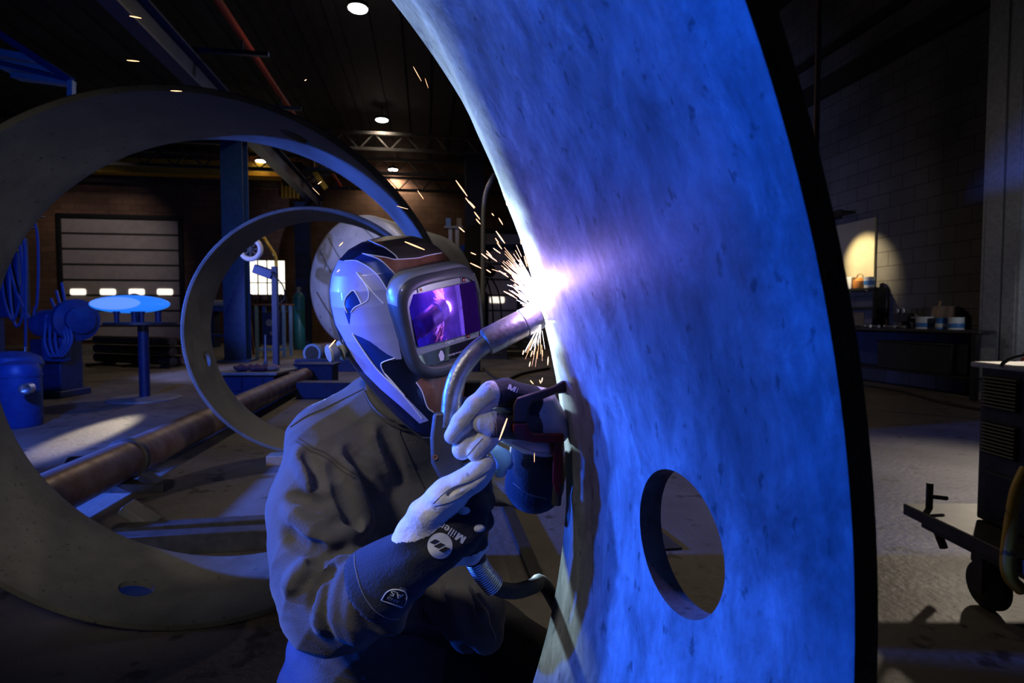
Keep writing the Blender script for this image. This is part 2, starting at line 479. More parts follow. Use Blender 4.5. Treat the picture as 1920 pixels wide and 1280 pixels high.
M = {}
def mill():
    m = bpy.data.materials.new('mill_steel'); m.use_nodes = True
    nt = m.node_tree; N = nt.nodes; L = nt.links; b = N['Principled BSDF']
    tc = N.new('ShaderNodeTexCoord')
    def noise(scale, detail, rough, st=(1, 1, 1), dist=0.0):
        mp = N.new('ShaderNodeMapping'); mp.inputs['Scale'].default_value = st; L.new(tc.outputs['Object'], mp.inputs[0])
        n = N.new('ShaderNodeTexNoise'); n.inputs['Scale'].default_value = scale; n.inputs['Detail'].default_value = detail
        n.inputs['Roughness'].default_value = rough; n.inputs['Distortion'].default_value = dist
        L.new(mp.outputs[0], n.inputs['Vector']); return n.outputs[0]
    def rng(v, a, b_, c, d):
        r = N.new('ShaderNodeMapRange'); r.inputs[1].default_value, r.inputs[2].default_value, r.inputs[3].default_value, r.inputs[4].default_value = a, b_, c, d
        L.new(v, r.inputs[0]); return r.outputs[0]
    def mul(a, b_):
        q = N.new('ShaderNodeMath'); q.operation = 'MULTIPLY'; L.new(a, q.inputs[0]); L.new(b_, q.inputs[1]); return q.outputs[0]
    big = rng(noise(3.2, 10, 0.7, (1, 1, .6), .6), .34, .66, .42, 1.4)
    mid = rng(noise(17, 8, 0.72, (1, 1, .55), .4), .34, .66, .55, 1.35)
    streak = rng(noise(60, 4, 0.6, (1, 1, .07)), .3, .7, .82, 1.12)
    pit = rng(noise(70, 3, 0.55, (1, 1, .5)), .30, .37, .45, 1.0)
    scuff = rng(noise(9, 9, 0.75, (1, 1, .45), 1.2), .58, .70, 1.0, 1.65)
    v = mul(mul(mul(mul(big, mid), streak), pit), scuff)
    cm = N.new('ShaderNodeMix'); cm.data_type = 'RGBA'; cm.blend_type = 'MULTIPLY'; cm.inputs[0].default_value = 1.0
    cm.inputs[6].default_value = (0.27, 0.28, 0.27, 1); cb = N.new('ShaderNodeCombineColor')
    for k in range(3): L.new(v, cb.inputs[k])
    L.new(cb.outputs[0], cm.inputs[7]); L.new(cm.outputs[2], b.inputs['Base Color'])
    L.new(rng(noise(11, 8, .7), .3, .7, .38, .65), b.inputs['Roughness']); b.inputs['Metallic'].default_value = 0.15
    bp = N.new('ShaderNodeBump'); bp.inputs['Strength'].default_value = 0.12; bp.inputs['Distance'].default_value = 0.004
    L.new(noise(45, 6, .7), bp.inputs['Height']); L.new(bp.outputs[0], b.inputs['Normal'])
    return m
M['mill_steel'] = mill()
M['olive_steel'] = mat('olive_steel', (0.085, 0.083, 0.07), 0.5, 0.2, (0.19, 0.185, 0.155), 4.0, 12, None, 0.05, 60, (40, 0.36, 0.30, (0.03, 0.03, 0.028)), rough2=0.65, lo=0.3, hi=0.72)
M['lit_edge_steel'] = mat('lit_edge_steel', (0.42, 0.44, 0.45), 0.42, 0.4, (0.62, 0.64, 0.66), 14, 10, None, 0.05, 120, (46, 0.36, 0.30, (0.16, 0.16, 0.16)))  # paler steel, light on the far ring edges put into the colour
M['edge_steel'] = mat('edge_steel', (0.09, 0.075, 0.06), 0.6, 0.5, (0.16, 0.13, 0.10), 20, 8)
M['rust_pipe'] = mat('rust_pipe', (0.16, 0.085, 0.055), 0.55, 0.3, (0.27, 0.19, 0.15), 5, 12, None, 0.06, 50, rough2=0.38)
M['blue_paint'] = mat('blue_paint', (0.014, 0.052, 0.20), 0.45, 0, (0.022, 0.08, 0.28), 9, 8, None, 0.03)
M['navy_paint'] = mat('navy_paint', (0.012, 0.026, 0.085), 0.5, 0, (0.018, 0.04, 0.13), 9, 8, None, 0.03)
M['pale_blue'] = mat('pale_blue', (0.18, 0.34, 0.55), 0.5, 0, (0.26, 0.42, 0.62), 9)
M['black_metal'] = mat('black_metal', (0.012, 0.012, 0.014), 0.5, 0.2, (0.03, 0.03, 0.03), 12, 8)
M['dark_metal'] = mat('dark_metal', (0.045, 0.043, 0.04), 0.5, 0.4, (0.085, 0.08, 0.075), 12, 8, None, 0.04)
M['grey_metal'] = mat('grey_metal', (0.30, 0.31, 0.32), 0.42, 0.5, (0.42, 0.43, 0.44), 14, 8, None, 0.03)
M['bright_metal'] = mat('bright_metal', (0.62, 0.62, 0.63), 0.28, 0.9, (0.75, 0.75, 0.76), 20, 8)
M['tank_steel'] = mat('tank_steel', (0.30, 0.31, 0.34), 0.5, 0.2, (0.48, 0.49, 0.53), 1.1, 12, None, 0.04, 20, (5, 0.36, 0.30, (0.12, 0.12, 0.14)))
M['red_pipe'] = mat('red_pipe', (0.42, 0.05, 0.03), 0.5, 0, (0.55, 0.08, 0.05), 6)
M['yellow_paint'] = mat('yellow_paint', (0.70, 0.42, 0.03), 0.45, 0, (0.80, 0.50, 0.06), 8, 8, None, 0, None, (26, 0.38, 0.34, (0.05, 0.04, 0.03)))
M['teal_paint'] = mat('teal_paint', (0.02, 0.16, 0.20), 0.4, 0, (0.03, 0.22, 0.26), 8)
M['white_plastic'] = mat('white_plastic', (0.75, 0.76, 0.78), 0.45)
M['rubber'] = mat('rubber', (0.015, 0.014, 0.014), 0.7, 0, (0.03, 0.028, 0.026), 30)
M['cable_blue'] = mat('cable_blue', (0.05, 0.12, 0.36), 0.5)
M['cardboard'] = mat('cardboard', (0.36, 0.25, 0.19), 0.8, 0, (0.42, 0.30, 0.23), 10)
M['orange'] = mat('orange', (0.70, 0.27, 0.06), 0.5)
M['label_white'] = mat('label_white', (0.72, 0.74, 0.78), 0.5)
M['label_blue'] = mat('label_blue', (0.06, 0.22, 0.60), 0.5)
M['wood'] = mat('wood', (0.30, 0.20, 0.11), 0.7, 0, (0.42, 0.29, 0.16), 6, 8, (1, 8, 1))
M['rag'] = mat('rag', (0.10, 0.04, 0.06), 0.9, 0, (0.18, 0.09, 0.11), 14, 8, None, 0.4, 60)
M['copper'] = mat('copper', (0.70, 0.33, 0.18), 0.35, 0.8)
M['lamp_glow'] = mat('lamp_glow', (1, 1, 1), 0.4, emit=(1.0, 0.96, 0.90), strength=22)
M['window_glow'] = mat('window_glow', (0.9, 0.9, 0.9), 0.4, emit=(1.0, 0.90, 0.72), strength=1.9)
M['door_glass'] = mat('door_glass', (0.9, 0.9, 0.9), 0.4, emit=(1.0, 0.93, 0.80), strength=1.1)
M['strobe_glow'] = mat('strobe_glow', (0.2, 0.4, 1.0), 0.4, emit=(0.012, 0.17, 0.72), strength=1.0)
M['strobe_core'] = mat('strobe_core', (0.2, 0.3, 1.0), 0.4, emit=(0.11, 0.27, 0.95), strength=1.1)
M['warm_board'] = mat('warm_board', (0.46, 0.40, 0.26), 0.8, 0, (0.56, 0.49, 0.33), 3)
M['brown_pipe'] = mat('brown_pipe', (0.16, 0.095, 0.08), 0.5, 0.2, (0.22, 0.13, 0.11), 6)
# ------------------------------------------------------------------ the hall
def concrete():
    m = mat('concrete_floor', (0.125, 0.105, 0.085), 0.62, 0, (0.25, 0.215, 0.18), 0.9, 14, None, 0.5, 26, (7, 0.40, 0.33, (0.05, 0.042, 0.035)), rough2=0.48, lo=0.32, hi=0.7)
    return m
M['concrete'] = concrete()
M['brick'] = brick_mat('brick_wall', (0.23, 0.12, 0.075), (0.30, 0.165, 0.10), (0.13, 0.085, 0.06), 0.62, 0.30)
M['block'] = brick_mat('block_wall', (0.20, 0.185, 0.17), (0.235, 0.22, 0.20), (0.12, 0.11, 0.10), 0.6, 0.3)
M['ceiling'] = mat('ceiling_deck', (0.022, 0.022, 0.026), 0.8, 0, (0.035, 0.035, 0.04), 3)
UL, UR, VB, ZC = -24.0, 9.4, 31.0, 9.6
o = struct(MB(HALL).box(((UL + UR) / 2, 13, -0.1), (UR - UL + 1, 38, 0.2)).build('floor', M['concrete']))
o = struct(MB(HALL).box(((UL + UR) / 2, VB + 0.15, ZC / 2), (UR - UL, 0.3, ZC)).build('wall_back', M['brick'])); uv_planar(o, (math.cos(TH), math.sin(TH), 0), (0, 0, 1))
o = struct(MB(HALL).box((UR + 0.15, 13, ZC / 2), (0.3, 37, ZC)).build('wall_right', M['block'])); uv_planar(o, (-math.sin(TH), math.cos(TH), 0), (0, 0, 1))
o = struct(MB(HALL).box((UL - 0.15, 13, ZC / 2), (0.3, 37, ZC)).build('wall_left', M['block'])); uv_planar(o, (-math.sin(TH), math.cos(TH), 0), (0, 0, 1))
b = MB(HALL).box(((UL + UR) / 2, 13, ZC + 0.1), (UR - UL + 1, 38, 0.2))
for k in range(40): b.box((UL + 0.5 + k * 0.84, 13, ZC - 0.04), (0.3, 37, 0.08))
struct(b.build('ceiling', M['ceiling']))
struct(MB(HALL).box((UR - 0.08, 13, 6.75), (0.16, 36, 0.42)).box((UR - 0.05, 13, 7.6), (0.1, 36, 0.18)).build('trim_1', M['black_metal']))
# garage door in the back wall, far left
M['door_panel'] = mat('door_panel', (0.42, 0.36, 0.34), 0.55, 0, (0.50, 0.44, 0.42), 3)
def sectional_door(name, px0, px1, ytop, ybot, rows, wins=None, winrow=None):
    a, c = onv(px0, ytop, VB - 0.02), onv(px1, ytop, VB - 0.02); z0 = max(0.0, onv(px0, ybot, VB).z)
    e = MB(HALL); H_ = (a.z - z0) / rows
    cx, wd = (a.x + c.x) / 2, c.x - a.x
    for r in range(rows):
        e.box((cx, VB - 0.06, z0 + (r + 0.5) * H_), (wd, 0.06, H_ - 0.10))
        e.box((cx, VB - 0.04, z0 + (r + 0.5) * H_), (wd, 0.04, H_), mi=1)
    for sx in (-1, 1): e.box((cx + sx * (wd / 2 + 0.10), VB - 0.08, (a.z + z0) / 2), (0.2, 0.16, a.z - z0 + 0.2), mi=2)
    e.box((cx, VB - 0.08, a.z + 0.1), (wd + 0.4, 0.16, 0.2), mi=2)
    d = struct(e.build(name, [M['door_panel'], M['dark_metal'], M['black_metal']], bevel=0.01)); d['label'] = 'pale sectional garage door in the far wall'
    if wins:
        for x0, x1 in wins:
            p, q = onv(x0, winrow[0], VB - 0.12), onv(x1, winrow[1], VB - 0.12)
            g = MB(HALL)
            rx, rz, cx2, cz = abs(q.x - p.x) / 2, abs(p.z - q.z) / 2, (p.x + q.x) / 2, (p.z + q.z) / 2
            poly = [(cx2 + sx * (rx - rz * 0.5) + rz * 0.5 * math.cos(t), VB - 0.125, cz + sz * rz * 0.5 + rz * 0.5 * math.sin(t)) for sx, sz, t0 in ((1, 1, 0), (-1, 1, 90), (-1, -1, 180), (1, -1, 270)) for t in (R_(t0), R_(t0 + 45), R_(t0 + 90))]
            g.prism(poly, (0, 0.05, 0)); g.build('pane', M['door_glass'], d)
    return d
sectional_door('door_1', 116, 335, 408, 640, 8, [(131, 161), (187, 217), (241, 271), (294, 324)], (541, 553))
sectional_door('door_2', 903, 1120, 436, 640, 7, [(918, 946)], (556, 568))
# bright window beyond the welding bench
a, c = onv(466, 487, VB - 0.05), onv(536, 553, VB - 0.05)
wi = MB(HALL)
for x in np.linspace(a.x, c.x, 5): wi.box((x, VB - 0.06, (a.z + c.z) / 2), (0.05, 0.1, a.z - c.z + 0.05))
for z in (a.z, (a.z * .35 + c.z * .65), c.z): wi.box(((a.x + c.x) / 2, VB - 0.06, z), (c.x - a.x + 0.05, 0.1, 0.05))
wo = struct(wi.build('window_1', M['dark_metal']))
MB(HALL).box(((a.x + c.x) / 2, VB - 0.03, (a.z + c.z) / 2), (c.x - a.x, 0.03, a.z - c.z)).build('pane', M['window_glow'], wo)
# roof joists across the hall
def joist(v, z, label):
    t = thing('roof_joist', label, 'roof joist', H(-7, v, z), 'open web joists under the ceiling')
    for dz, nm in ((0.62, 'top_chord'), (0.0, 'bottom_chord')):
        MB(HALL).box((-7.3, v, z + dz), (33.2, 0.16, 0.12)).build(nm, M['dark_metal'], t)
    e = MB(HALL); n = 28; dx = 33.0 / n
    for k in range(n):
        x = -23.8 + k * dx
        e.bar((x, v, z), (x + dx / 2, v, z + 0.62), 0.05, 0.05); e.bar((x + dx / 2, v, z + 0.62), (x + dx, v, z), 0.05, 0.05)
    e.build('web', M['dark_metal'], t)
for k, (v, lab) in enumerate([(23.2, 'lit open web joist just behind the middle ceiling lamp'), (27.0, 'open web joist in front of the smallest ceiling lamp'), (30.4, 'open web joist hard against the far brick wall')]):
    joist(v, 7.92, lab)
# crane runway, its columns and the red pipe
rb = MB(HALL)
rb.box((-5.35, 19, 7.35), (0.35, 23.5, 0.05)).box((-5.35, 19, 6.75), (0.35, 23.5, 0.05)).box((-5.35, 19, 7.05), (0.04, 23.5, 0.6))
struct(rb.build('trim_2', M['navy_paint']))
def column(name, px, py, wd, ztop, m, label):
    q = UV(FL(px, py)); e = MB(HALL)
    e.box((q.x, q.y - wd * 0.42, ztop / 2), (wd, 0.04, ztop)).box((q.x, q.y + wd * 0.42, ztop / 2), (wd, 0.04, ztop)).box((q.x, q.y, ztop / 2), (0.05, wd * 0.82, ztop))
    e.box((q.x, q.y, 0.03), (wd * 1.5, wd * 1.5, 0.06))
    o = struct(e.build(name, m, bevel=0.004)); o['label'] = label; return o
column('column_left', 447, 677, 0.62, 6.72, M['blue_paint'], 'tall blue steel column carrying the crane runway')
column('column_middle', 571, 647, 0.62, 6.72, M['navy_paint'], 'dark blue steel column beside the gas cylinder')
column('column_back', 890, 655, 0.75, 7.9, M['black_metal'], 'black steel column behind the sparks')
tag(MB(HALL).cyl((-4.3, 9, 8.0), (-4.3, 30.6, 8.0), 0.085).build('red_pipe', M['red_pipe']), 'long red pipe running under the ceiling into the distance', 'pipe')
for k in range(6):
    tag(MB(HALL).bar((-5.9, 11 + 3.6 * k, 7.62), (-3.7, 11 + 3.6 * k, 7.62), 0.1, 0.1).bar((-4.3, 11 + 3.6 * k, 7.62), (-4.3, 11 + 3.6 * k, 7.912), 0.04, 0.04).bar((-5.35, 11 + 3.6 * k, 7.38), (-5.35, 11 + 3.6 * k, 7.6), 0.1, 0.1).build('pipe_bracket', M['navy_paint']), 'dark cross bracket carrying the red ceiling pipe', 'bracket', 'brackets under the red pipe')
# bridge crane
VG = 30.0
g0, g1, g2 = onv(150, 309, VG), onv(546, 309, VG), onv(500, 334, VG)
cr = thing('bridge_crane', 'yellow crane girder high across the hall under a ceiling lamp', 'crane', H((g0.x + g1.x) / 2, VG, g2.z))
MB(HALL).box(((g0.x + g1.x) / 2, VG, (g1.z + g2.z) / 2), (g1.x - g0.x, 0.5, g1.z - g2.z)).box(((g0.x + g1.x) / 2, VG, g2.z), (g1.x - g0.x, 0.65, 0.08)).build('girder', M['yellow_paint'], cr)
q = onv(552, 331, VG - .6)
MB(HALL).cyl((q.x - .5, q.y, q.z), (q.x + .5, q.y, q.z), 0.5).box((q.x, q.y + .2, q.z + 0.5), (0.9, 0.9, 0.3)).build('hoist', M['black_metal'], cr)
q2 = onv(545, 358, VG - .6)
e = MB(HALL)
for k in range(5): e.box((q2.x - 0.36 + 0.18 * k, q2.y, q2.z), (0.08, 0.3, 0.7))
e.box((q2.x, q2.y, q2.z + 0.38), (0.85, 0.3, 0.08)).cyl((q2.x, q2.y, q2.z + 0.38), (q2.x, q2.y, q.z), 0.035, n=8).build('hook_block', M['yellow_paint'], cr)
tag(MB(HALL).bar(onv(590, 322, 27), onv(612, 354, 27), 0.16, 0.22).cyl(onv(590, 322, 27), Vector(onv(590, 322, 27)) + Vector((0, 0, 1.6)), 0.03, n=8).build('yellow_rail', M['yellow_paint']), 'short slanting yellow rail hanging left of the red pipe', 'rail')
# round ceiling lamps
LAMPS = [(671, 16, 'largest round ceiling lamp at the top of the hall'), (716, 225, 'round ceiling lamp below the largest one'),
         (737, 318, 'smallest round ceiling lamp beside the big ring'), (489, 302, 'round ceiling lamp above the yellow crane girder')]
for px, py, lab in LAMPS:
    r = ray(px, py); t = (9.0 - CAMH) / r.z; c = EYE + r * t
    lt = thing('ceiling_lamp', lab, 'lamp', c, 'round lamps on the ceiling')
    MB().lathe(c, (0, 0, 1), [(0.26, 0.0), (0.25, 0.10), (0.10, 0.16), (0.05, 0.20), (0.015, 0.22), (0.015, 0.58)]).build('housing', M['black_metal'], lt)
    MB().lathe(c, (0, 0, -1), [(0.235, 0), (0.225, 0.02), (0.15, 0.035), (0.02, 0.04)]).build('lens', M['lamp_glow'], lt)
    spot('lamp_light', c - Vector((0, 0, 0.1)), c - Vector((0, 0, 5)), 420, (1.0, 0.80, 0.60), 150, 0.6, 0.2)
    point('lamp_spill', c - Vector((0, 0, 0.7)), 7, (1.0, 0.80, 0.62), 0.2)

# ------------------------------------------------------------------ rolled steel rings
def ring(name, c, yaw, pitch, R, wd, label, mi, holes, taper=0.02, dr=0.006, th=0.03, hole_d=0.158, tw=None):
    a = Vector((math.sin(yaw) * math.cos(pitch), math.cos(yaw) * math.cos(pitch), math.sin(pitch)))
    u = a.cross(Vector((0, 0, 1))).normalized(); v = u.cross(a); c = Vector(c)
    S = list(np.linspace(0.004, wd - taper, 9))
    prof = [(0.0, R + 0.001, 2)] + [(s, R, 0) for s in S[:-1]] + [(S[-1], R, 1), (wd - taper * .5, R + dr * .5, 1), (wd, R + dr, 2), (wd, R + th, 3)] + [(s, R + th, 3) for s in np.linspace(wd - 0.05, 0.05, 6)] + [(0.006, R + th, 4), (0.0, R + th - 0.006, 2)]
    n = 256; vs = []; fs = []; ms = []
    for q, (s, r, m_) in enumerate(prof):
        for k in range(n):
            t = 2 * math.pi * k / n; s2, r2 = s, r
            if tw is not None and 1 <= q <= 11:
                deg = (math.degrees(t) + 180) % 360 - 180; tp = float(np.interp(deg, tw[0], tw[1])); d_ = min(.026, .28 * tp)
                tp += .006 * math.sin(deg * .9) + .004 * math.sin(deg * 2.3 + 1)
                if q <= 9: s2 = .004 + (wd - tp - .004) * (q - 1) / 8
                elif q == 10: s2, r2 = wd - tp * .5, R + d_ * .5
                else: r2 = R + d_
            vs.append(c + a * s2 + (u * math.cos(t) + v * math.sin(t)) * r2)
    m_ = len(prof)
    for i in range(m_):
        j = (i + 1) % m_
        for k in range(n):
            k2 = (k + 1) % n
            fs.append((i * n + k, i * n + k2, j * n + k2, j * n + k)); ms.append(prof[i][2])
    me = bpy.data.meshes.new(name); me.from_pydata(vs, [], fs); me.polygons.foreach_set('material_index', np.array(ms, np.int32))
    bm = bmesh.new(); bm.from_mesh(me); bmesh.ops.recalc_face_normals(bm, faces=bm.faces); bm.to_mesh(me); bm.free()
    tmp = bpy.data.objects.new('blank', me); COL.objects.link(tmp)
    for m2 in mi: me.materials.append(m2)
    cut = []
    for px, py in holes:
        d = ray(px, py); dp = d - a * d.dot(a); op = (EYE - c) - a * (EYE - c).dot(a)
        A, B, C_ = dp.dot(dp), 2 * dp.dot(op), op.dot(op) - R * R
        t = (-B + math.sqrt(B * B - 4 * A * C_)) / (2 * A)
        h = EYE + d * t; rad = (h - c) - a * (h - c).dot(a); rad.normalize()
        cm = MB().cyl(h - rad * 0.15, h + rad * 0.15, hole_d / 2, n=56).mesh('cutter')
        for _ in range(5): cm.materials.append(mi[2])
        cm.polygons.foreach_set('material_index', np.full(len(cm.polygons), 2, np.int32))
        co = bpy.data.objects.new('cutter', cm); COL.objects.link(co); cut.append(co)
        md = tmp.modifiers.new('hole', 'BOOLEAN'); md.object = co; md.operation = 'DIFFERENCE'; md.solver = 'EXACT'
    bpy.context.view_layer.update()
    me2 = bpy.data.meshes.new_from_object(tmp.evaluated_get(bpy.context.evaluated_depsgraph_get()))
    for co in cut + [tmp]: bpy.data.objects.remove(co)
    me2.materials.clear()
    o = link_mesh(name, me2, mi, smooth=28)
    return tag(o, label, 'steel ring', 'rolled steel rings'), (c, a, u, v)
mA = [M['olive_steel'], M['lit_edge_steel'], M['grey_metal'], M['olive_steel'], M['grey_metal']]
TW = ([-180, -60, -30, -13.6, -9.4, -3.4, -1.3, 10, 13, 17.4, 21.4, 24.8, 27, 30.5, 35.4, 39.5, 60, 180], [.10, .2, .24, .187, .145, .098, .088, .055, .05, .045, .051, .05, .064, .073, .111, .14, .17, .10])  # painted lit band: width by angle follows the edge of the light
RF, FRF = ring('rolled_steel_ring', (-0.7590, 0.0763, 1.095), -0.3185, 0.0, 1.065, 0.582, 'big blue-lit steel ring being welded at its edge, nearest of the three', [M['mill_steel'], M['lit_edge_steel'], M['black_metal'], M['olive_steel'], M['black_metal']], [(1270, 1015)], tw=TW)
RA, FRA = ring('rolled_steel_ring', (-1.3626, 2.3934, 1.157), -0.2045, 0.0148, 1.125, 0.707, 'large grey steel ring standing on the floor behind the welder', mA, [(256, 1102), (555, 257)], hole_d=0.15)
RB, FRB = ring('rolled_steel_ring', (-1.7884, 5.155, 1.2206), -0.154, 0.0, 1.10, 0.6546, 'smaller looking steel ring seen through the large grey ring', mA, [(388, 672)], hole_d=0.15)
for k, lab in ((0, 'wooden block under the front edge of the farther steel ring'), (1, 'wooden block under the back edge of the farther steel ring')):
    q = FRB[0] + FRB[1] * (0.12 + 0.42 * k)
    tag(MB().box((q.x, q.y, 0.044), (0.9, 0.16, 0.088), Matrix.Rotation(0.154, 3, 'Z')).build('timber_block', M['wood'], bevel=0.004), lab, 'block')
# ------------------------------------------------------------------ right side of the hall
bn = thing('workbench', 'dark steel workbench along the block wall', 'workbench', H(9.02, 9.9, 0))
MB(HALL).box((9.02, 9.9, 1.115), (0.68, 4.1, 0.05)).build('bench_top', M['dark_metal'], bn, bevel=0.006)
for u_ in (8.74, 9.3):
    for v_ in (7.95, 11.85): MB(HALL).box((u_, v_, 0.545), (0.08, 0.08, 1.09)).build('leg', M['black_metal'], bn)
MB(HALL).box((9.05, 9.9, 0.35), (0.6, 3.9, 0.03)).build('lower_shelf', M['black_metal'], bn)
MB(HALL).box((9.34, 9.9, 0.7), (0.02, 3.9, 0.75)).build('back_panel', M['navy_paint'], bn)
tag(MB(HALL).box((8.98, 9.2, 0.62), (0.42, 1.6, 0.5)).box((8.98, 9.2, 0.88), (0.46, 1.65, 0.03)).build('storage_bin', M['black_metal'], bevel=0.01), 'long black storage bin on the shelf under the workbench', 'bin')
ZB = 1.14
def on_bench(px, u_=8.9):
    q = onu(px, 605, u_); return q.x, q.y
def can(px, u_, h, r, m, label):
    x, y = on_bench(px, u_)
    t = thing('paint_can', label, 'can', H(x, y, ZB), 'cans on the workbench')
    MB(HALL).lathe((x, y, ZB), (0, 0, 1), [(r, 0), (r, 0.005), (r * .97, .01), (r * .97, h - .01), (r, h - .006), (r, h), (r * .85, h - .004), (r * .5, h - .004)]).build('can_body', m, t)
    MB(HALL).lathe((x, y, ZB + h * 0.15), (0, 0, 1), [(r * .98, 0), (r * .985, 0.001), (r * .985, h * .35), (r * .98, h * .35 + .001)]).build('paper_band', M['label_blue'] if m is M['label_white'] else M['label_white'], t)
can(1734, 8.86, 0.22, 0.135, M['label_white'], 'white labelled can at the bench edge, left of the two blue ones')
can(1768, 8.86, 0.20, 0.11, M['label_blue'], 'blue can in the middle of the three on the workbench')
can(1793, 8.86, 0.21, 0.115, M['label_white'], 'blue and white can at the near end of the bench row')
x, y = on_bench(1772, 9.22)
tag(MB(HALL).box((x, y, ZB + 0.2), (0.24, 0.34, 0.4), Matrix.Rotation(0.2, 3, 'Z')).box((x, y, ZB + 0.402), (0.03, 0.35, 0.004), Matrix.Rotation(0.2, 3, 'Z'), 1).build('cardboard_box', [M['cardboard'], M['label_white']]), 'brown cardboard box standing behind the cans', 'box')
x, y = on_bench(1748, 8.98)
tag(MB(HALL).bar((x, y, ZB), (x + .05, y - .1, ZB + 0.5), 0.03, 0.03).build('wood_stick', M['wood']), 'pale wooden stick leaning behind the white can', 'stick')
x, y = on_bench(1600, 8.82)
tag(MB(HALL).box((x, y, ZB + 0.15), (0.3, 0.25, 0.3), Matrix.Rotation(-0.3, 3, 'Z')).box((x - .12, y, ZB + 0.31), (0.2, 0.25, 0.012), Matrix.Rotation(0.5, 3, 'Y')).build('small_carton', M['cardboard']), 'small open carton at the far end of the workbench', 'box')
x, y = on_bench(1694, 9.12)
v_ = thing('bench_vise', 'grey bench vise with a shiny jaw on the workbench', 'vise', H(x, y, ZB))
MB(HALL).cyl((x, y, ZB), (x, y, ZB + 0.12), 0.14, 0.09).box((x, y, ZB + 0.2), (0.16, 0.34, 0.16)).build('vise_body', M['dark_metal'], v_, bevel=0.015)
MB(HALL).box((x - .02, y + 0.03, ZB + 0.33), (0.2, 0.06, 0.1)).box((x - .02, y - 0.1, ZB + 0.33), (0.2, 0.06, 0.1)).build('jaw', M['bright_metal'], v_, bevel=0.01)
MB(HALL).cyl((x, y - .45, ZB + .2), (x, y - .15, ZB + .2), 0.025).cyl((x - .14, y - .42, ZB + .25), (x + .14, y - .42, ZB + .15), 0.012, n=8).build('handle', M['grey_metal'], v_)
for k, (px, ln, lab) in enumerate([(1628, .2, 'shiny steel bolt lying near the far bench end'), (1642, .24, 'steel socket lying between the bolt and the vise'), (1668, .3, 'bright wrench lying on the bench before the vise'), (1690, .26, 'short bright rod lying at the bench edge')]):
    x, y = on_bench(px, 8.76 + 0.02 * k)
    tag(MB(HALL).cyl((x - .03, y - ln / 2, ZB + .03), (x + .03, y + ln / 2, ZB + .03), 0.028, 0.02, 10).ball((x + .03, y + ln / 2, ZB + .03), 0.03, 10).build('hand_tool', M['bright_metal']), lab, 'tool')
# shelf cabinet, its three things and the warm-lit board
s0, s1 = onu(1562, 534, 9.2), onu(1650, 534, 9.2)
vm, zs = (s0.y + s1.y) / 2, 1.36 + 0.60
sc = thing('shelf_cabinet', 'dark open shelf box on the bench under the warm-lit board', 'shelf', H(9.21, vm, ZB))
wv = abs(s0.y - s1.y)
MB(HALL).box((9.21, vm, zs - 0.02), (0.3, wv, 0.04)).build('cabinet_top', M['black_metal'], sc)
for sv in (-1, 1): MB(HALL).box((9.21, vm + sv * (wv / 2 - .02), (zs - .04 + ZB) / 2), (0.28, 0.04, zs - .04 - ZB)).build('side_panel', M['black_metal'], sc)
MB(HALL).box((9.21, vm, 1.55), (0.27, wv - .08, 0.03)).build('shelf', M['black_metal'], sc)
def at_shelf(px): q = onu(px, 530, 9.16); return q.x, q.y
x, y = at_shelf(1590)
tag(MB(HALL).box((x, y, zs + 0.13), (0.12, 0.34, 0.26)).build('white_carton', M['label_white'], bevel=0.01), 'square white carton on top of the dark shelf box', 'box')
x, y = at_shelf(1612)
j = thing('orange_jug', 'orange jug with a wire handle between two white cartons', 'jug', H(x, y, zs))
MB(HALL).lathe((x, y, zs), (0, 0, 1), [(.11, 0), (.12, .02), (.12, .16), (.07, .21), (.05, .23)]).build('jug_body', M['orange'], j)
MB(HALL).tube([(x, y - .1 * math.cos(t), zs + .2 + .11 * math.sin(t)) for t in np.linspace(0, math.pi, 12)], 0.014, 8).build('handle', M['wood'], j)
x, y = at_shelf(1630)
t = thing('white_tub', 'white tub with a blue patch beside the orange jug', 'tub', H(x, y, zs))
MB(HALL).lathe((x, y, zs), (0, 0, 1), [(.09, 0), (.105, .2), (.11, .2), (.11, .23)]).build('tub_body', M['label_white'], t)
MB(HALL).lathe((x, y, zs + .06), (0, 0, 1), [(.097, 0), (.1035, .09)]).build('paper_band', M['label_blue'], t)
b0, b1 = onu(1530, 425, 9.36), onu(1642, 407, 9.36); bz = onu(1642, 534, 9.36).z
wb = thing('wall_board', 'cream board on the block wall in warm lamplight', 'board', H(9.37, (b0.y + b1.y) / 2, bz))
MB(HALL).box((9.37, (b0.y + b1.y) / 2, (bz + b1.z) / 2), (0.04, b0.y - b1.y, b1.z - bz)).build('panel', M['warm_board'], wb)
lm = thing('wall_lamp', 'dark shaded lamp over the cream wall board', 'lamp', H(9.2, (b0.y + b1.y) / 2 + 0.2, b1.z + 0.2))
lv = (b0.y + b1.y) / 2 + 0.2
MB(HALL).box((9.2, lv, b1.z + 0.22), (0.3, 1.0, 0.06)).box((9.36, lv, b1.z + 0.25), (0.06, 0.2, 0.2)).build('shade', M['black_metal'], lm)
spot('board_lamp_light', H(8.1, vm + .2, zs + 1.35), H(9.4, vm - .1, zs + 0.5), 240, (1.0, 0.82, 0.48), 56, 0.8, 0.05)
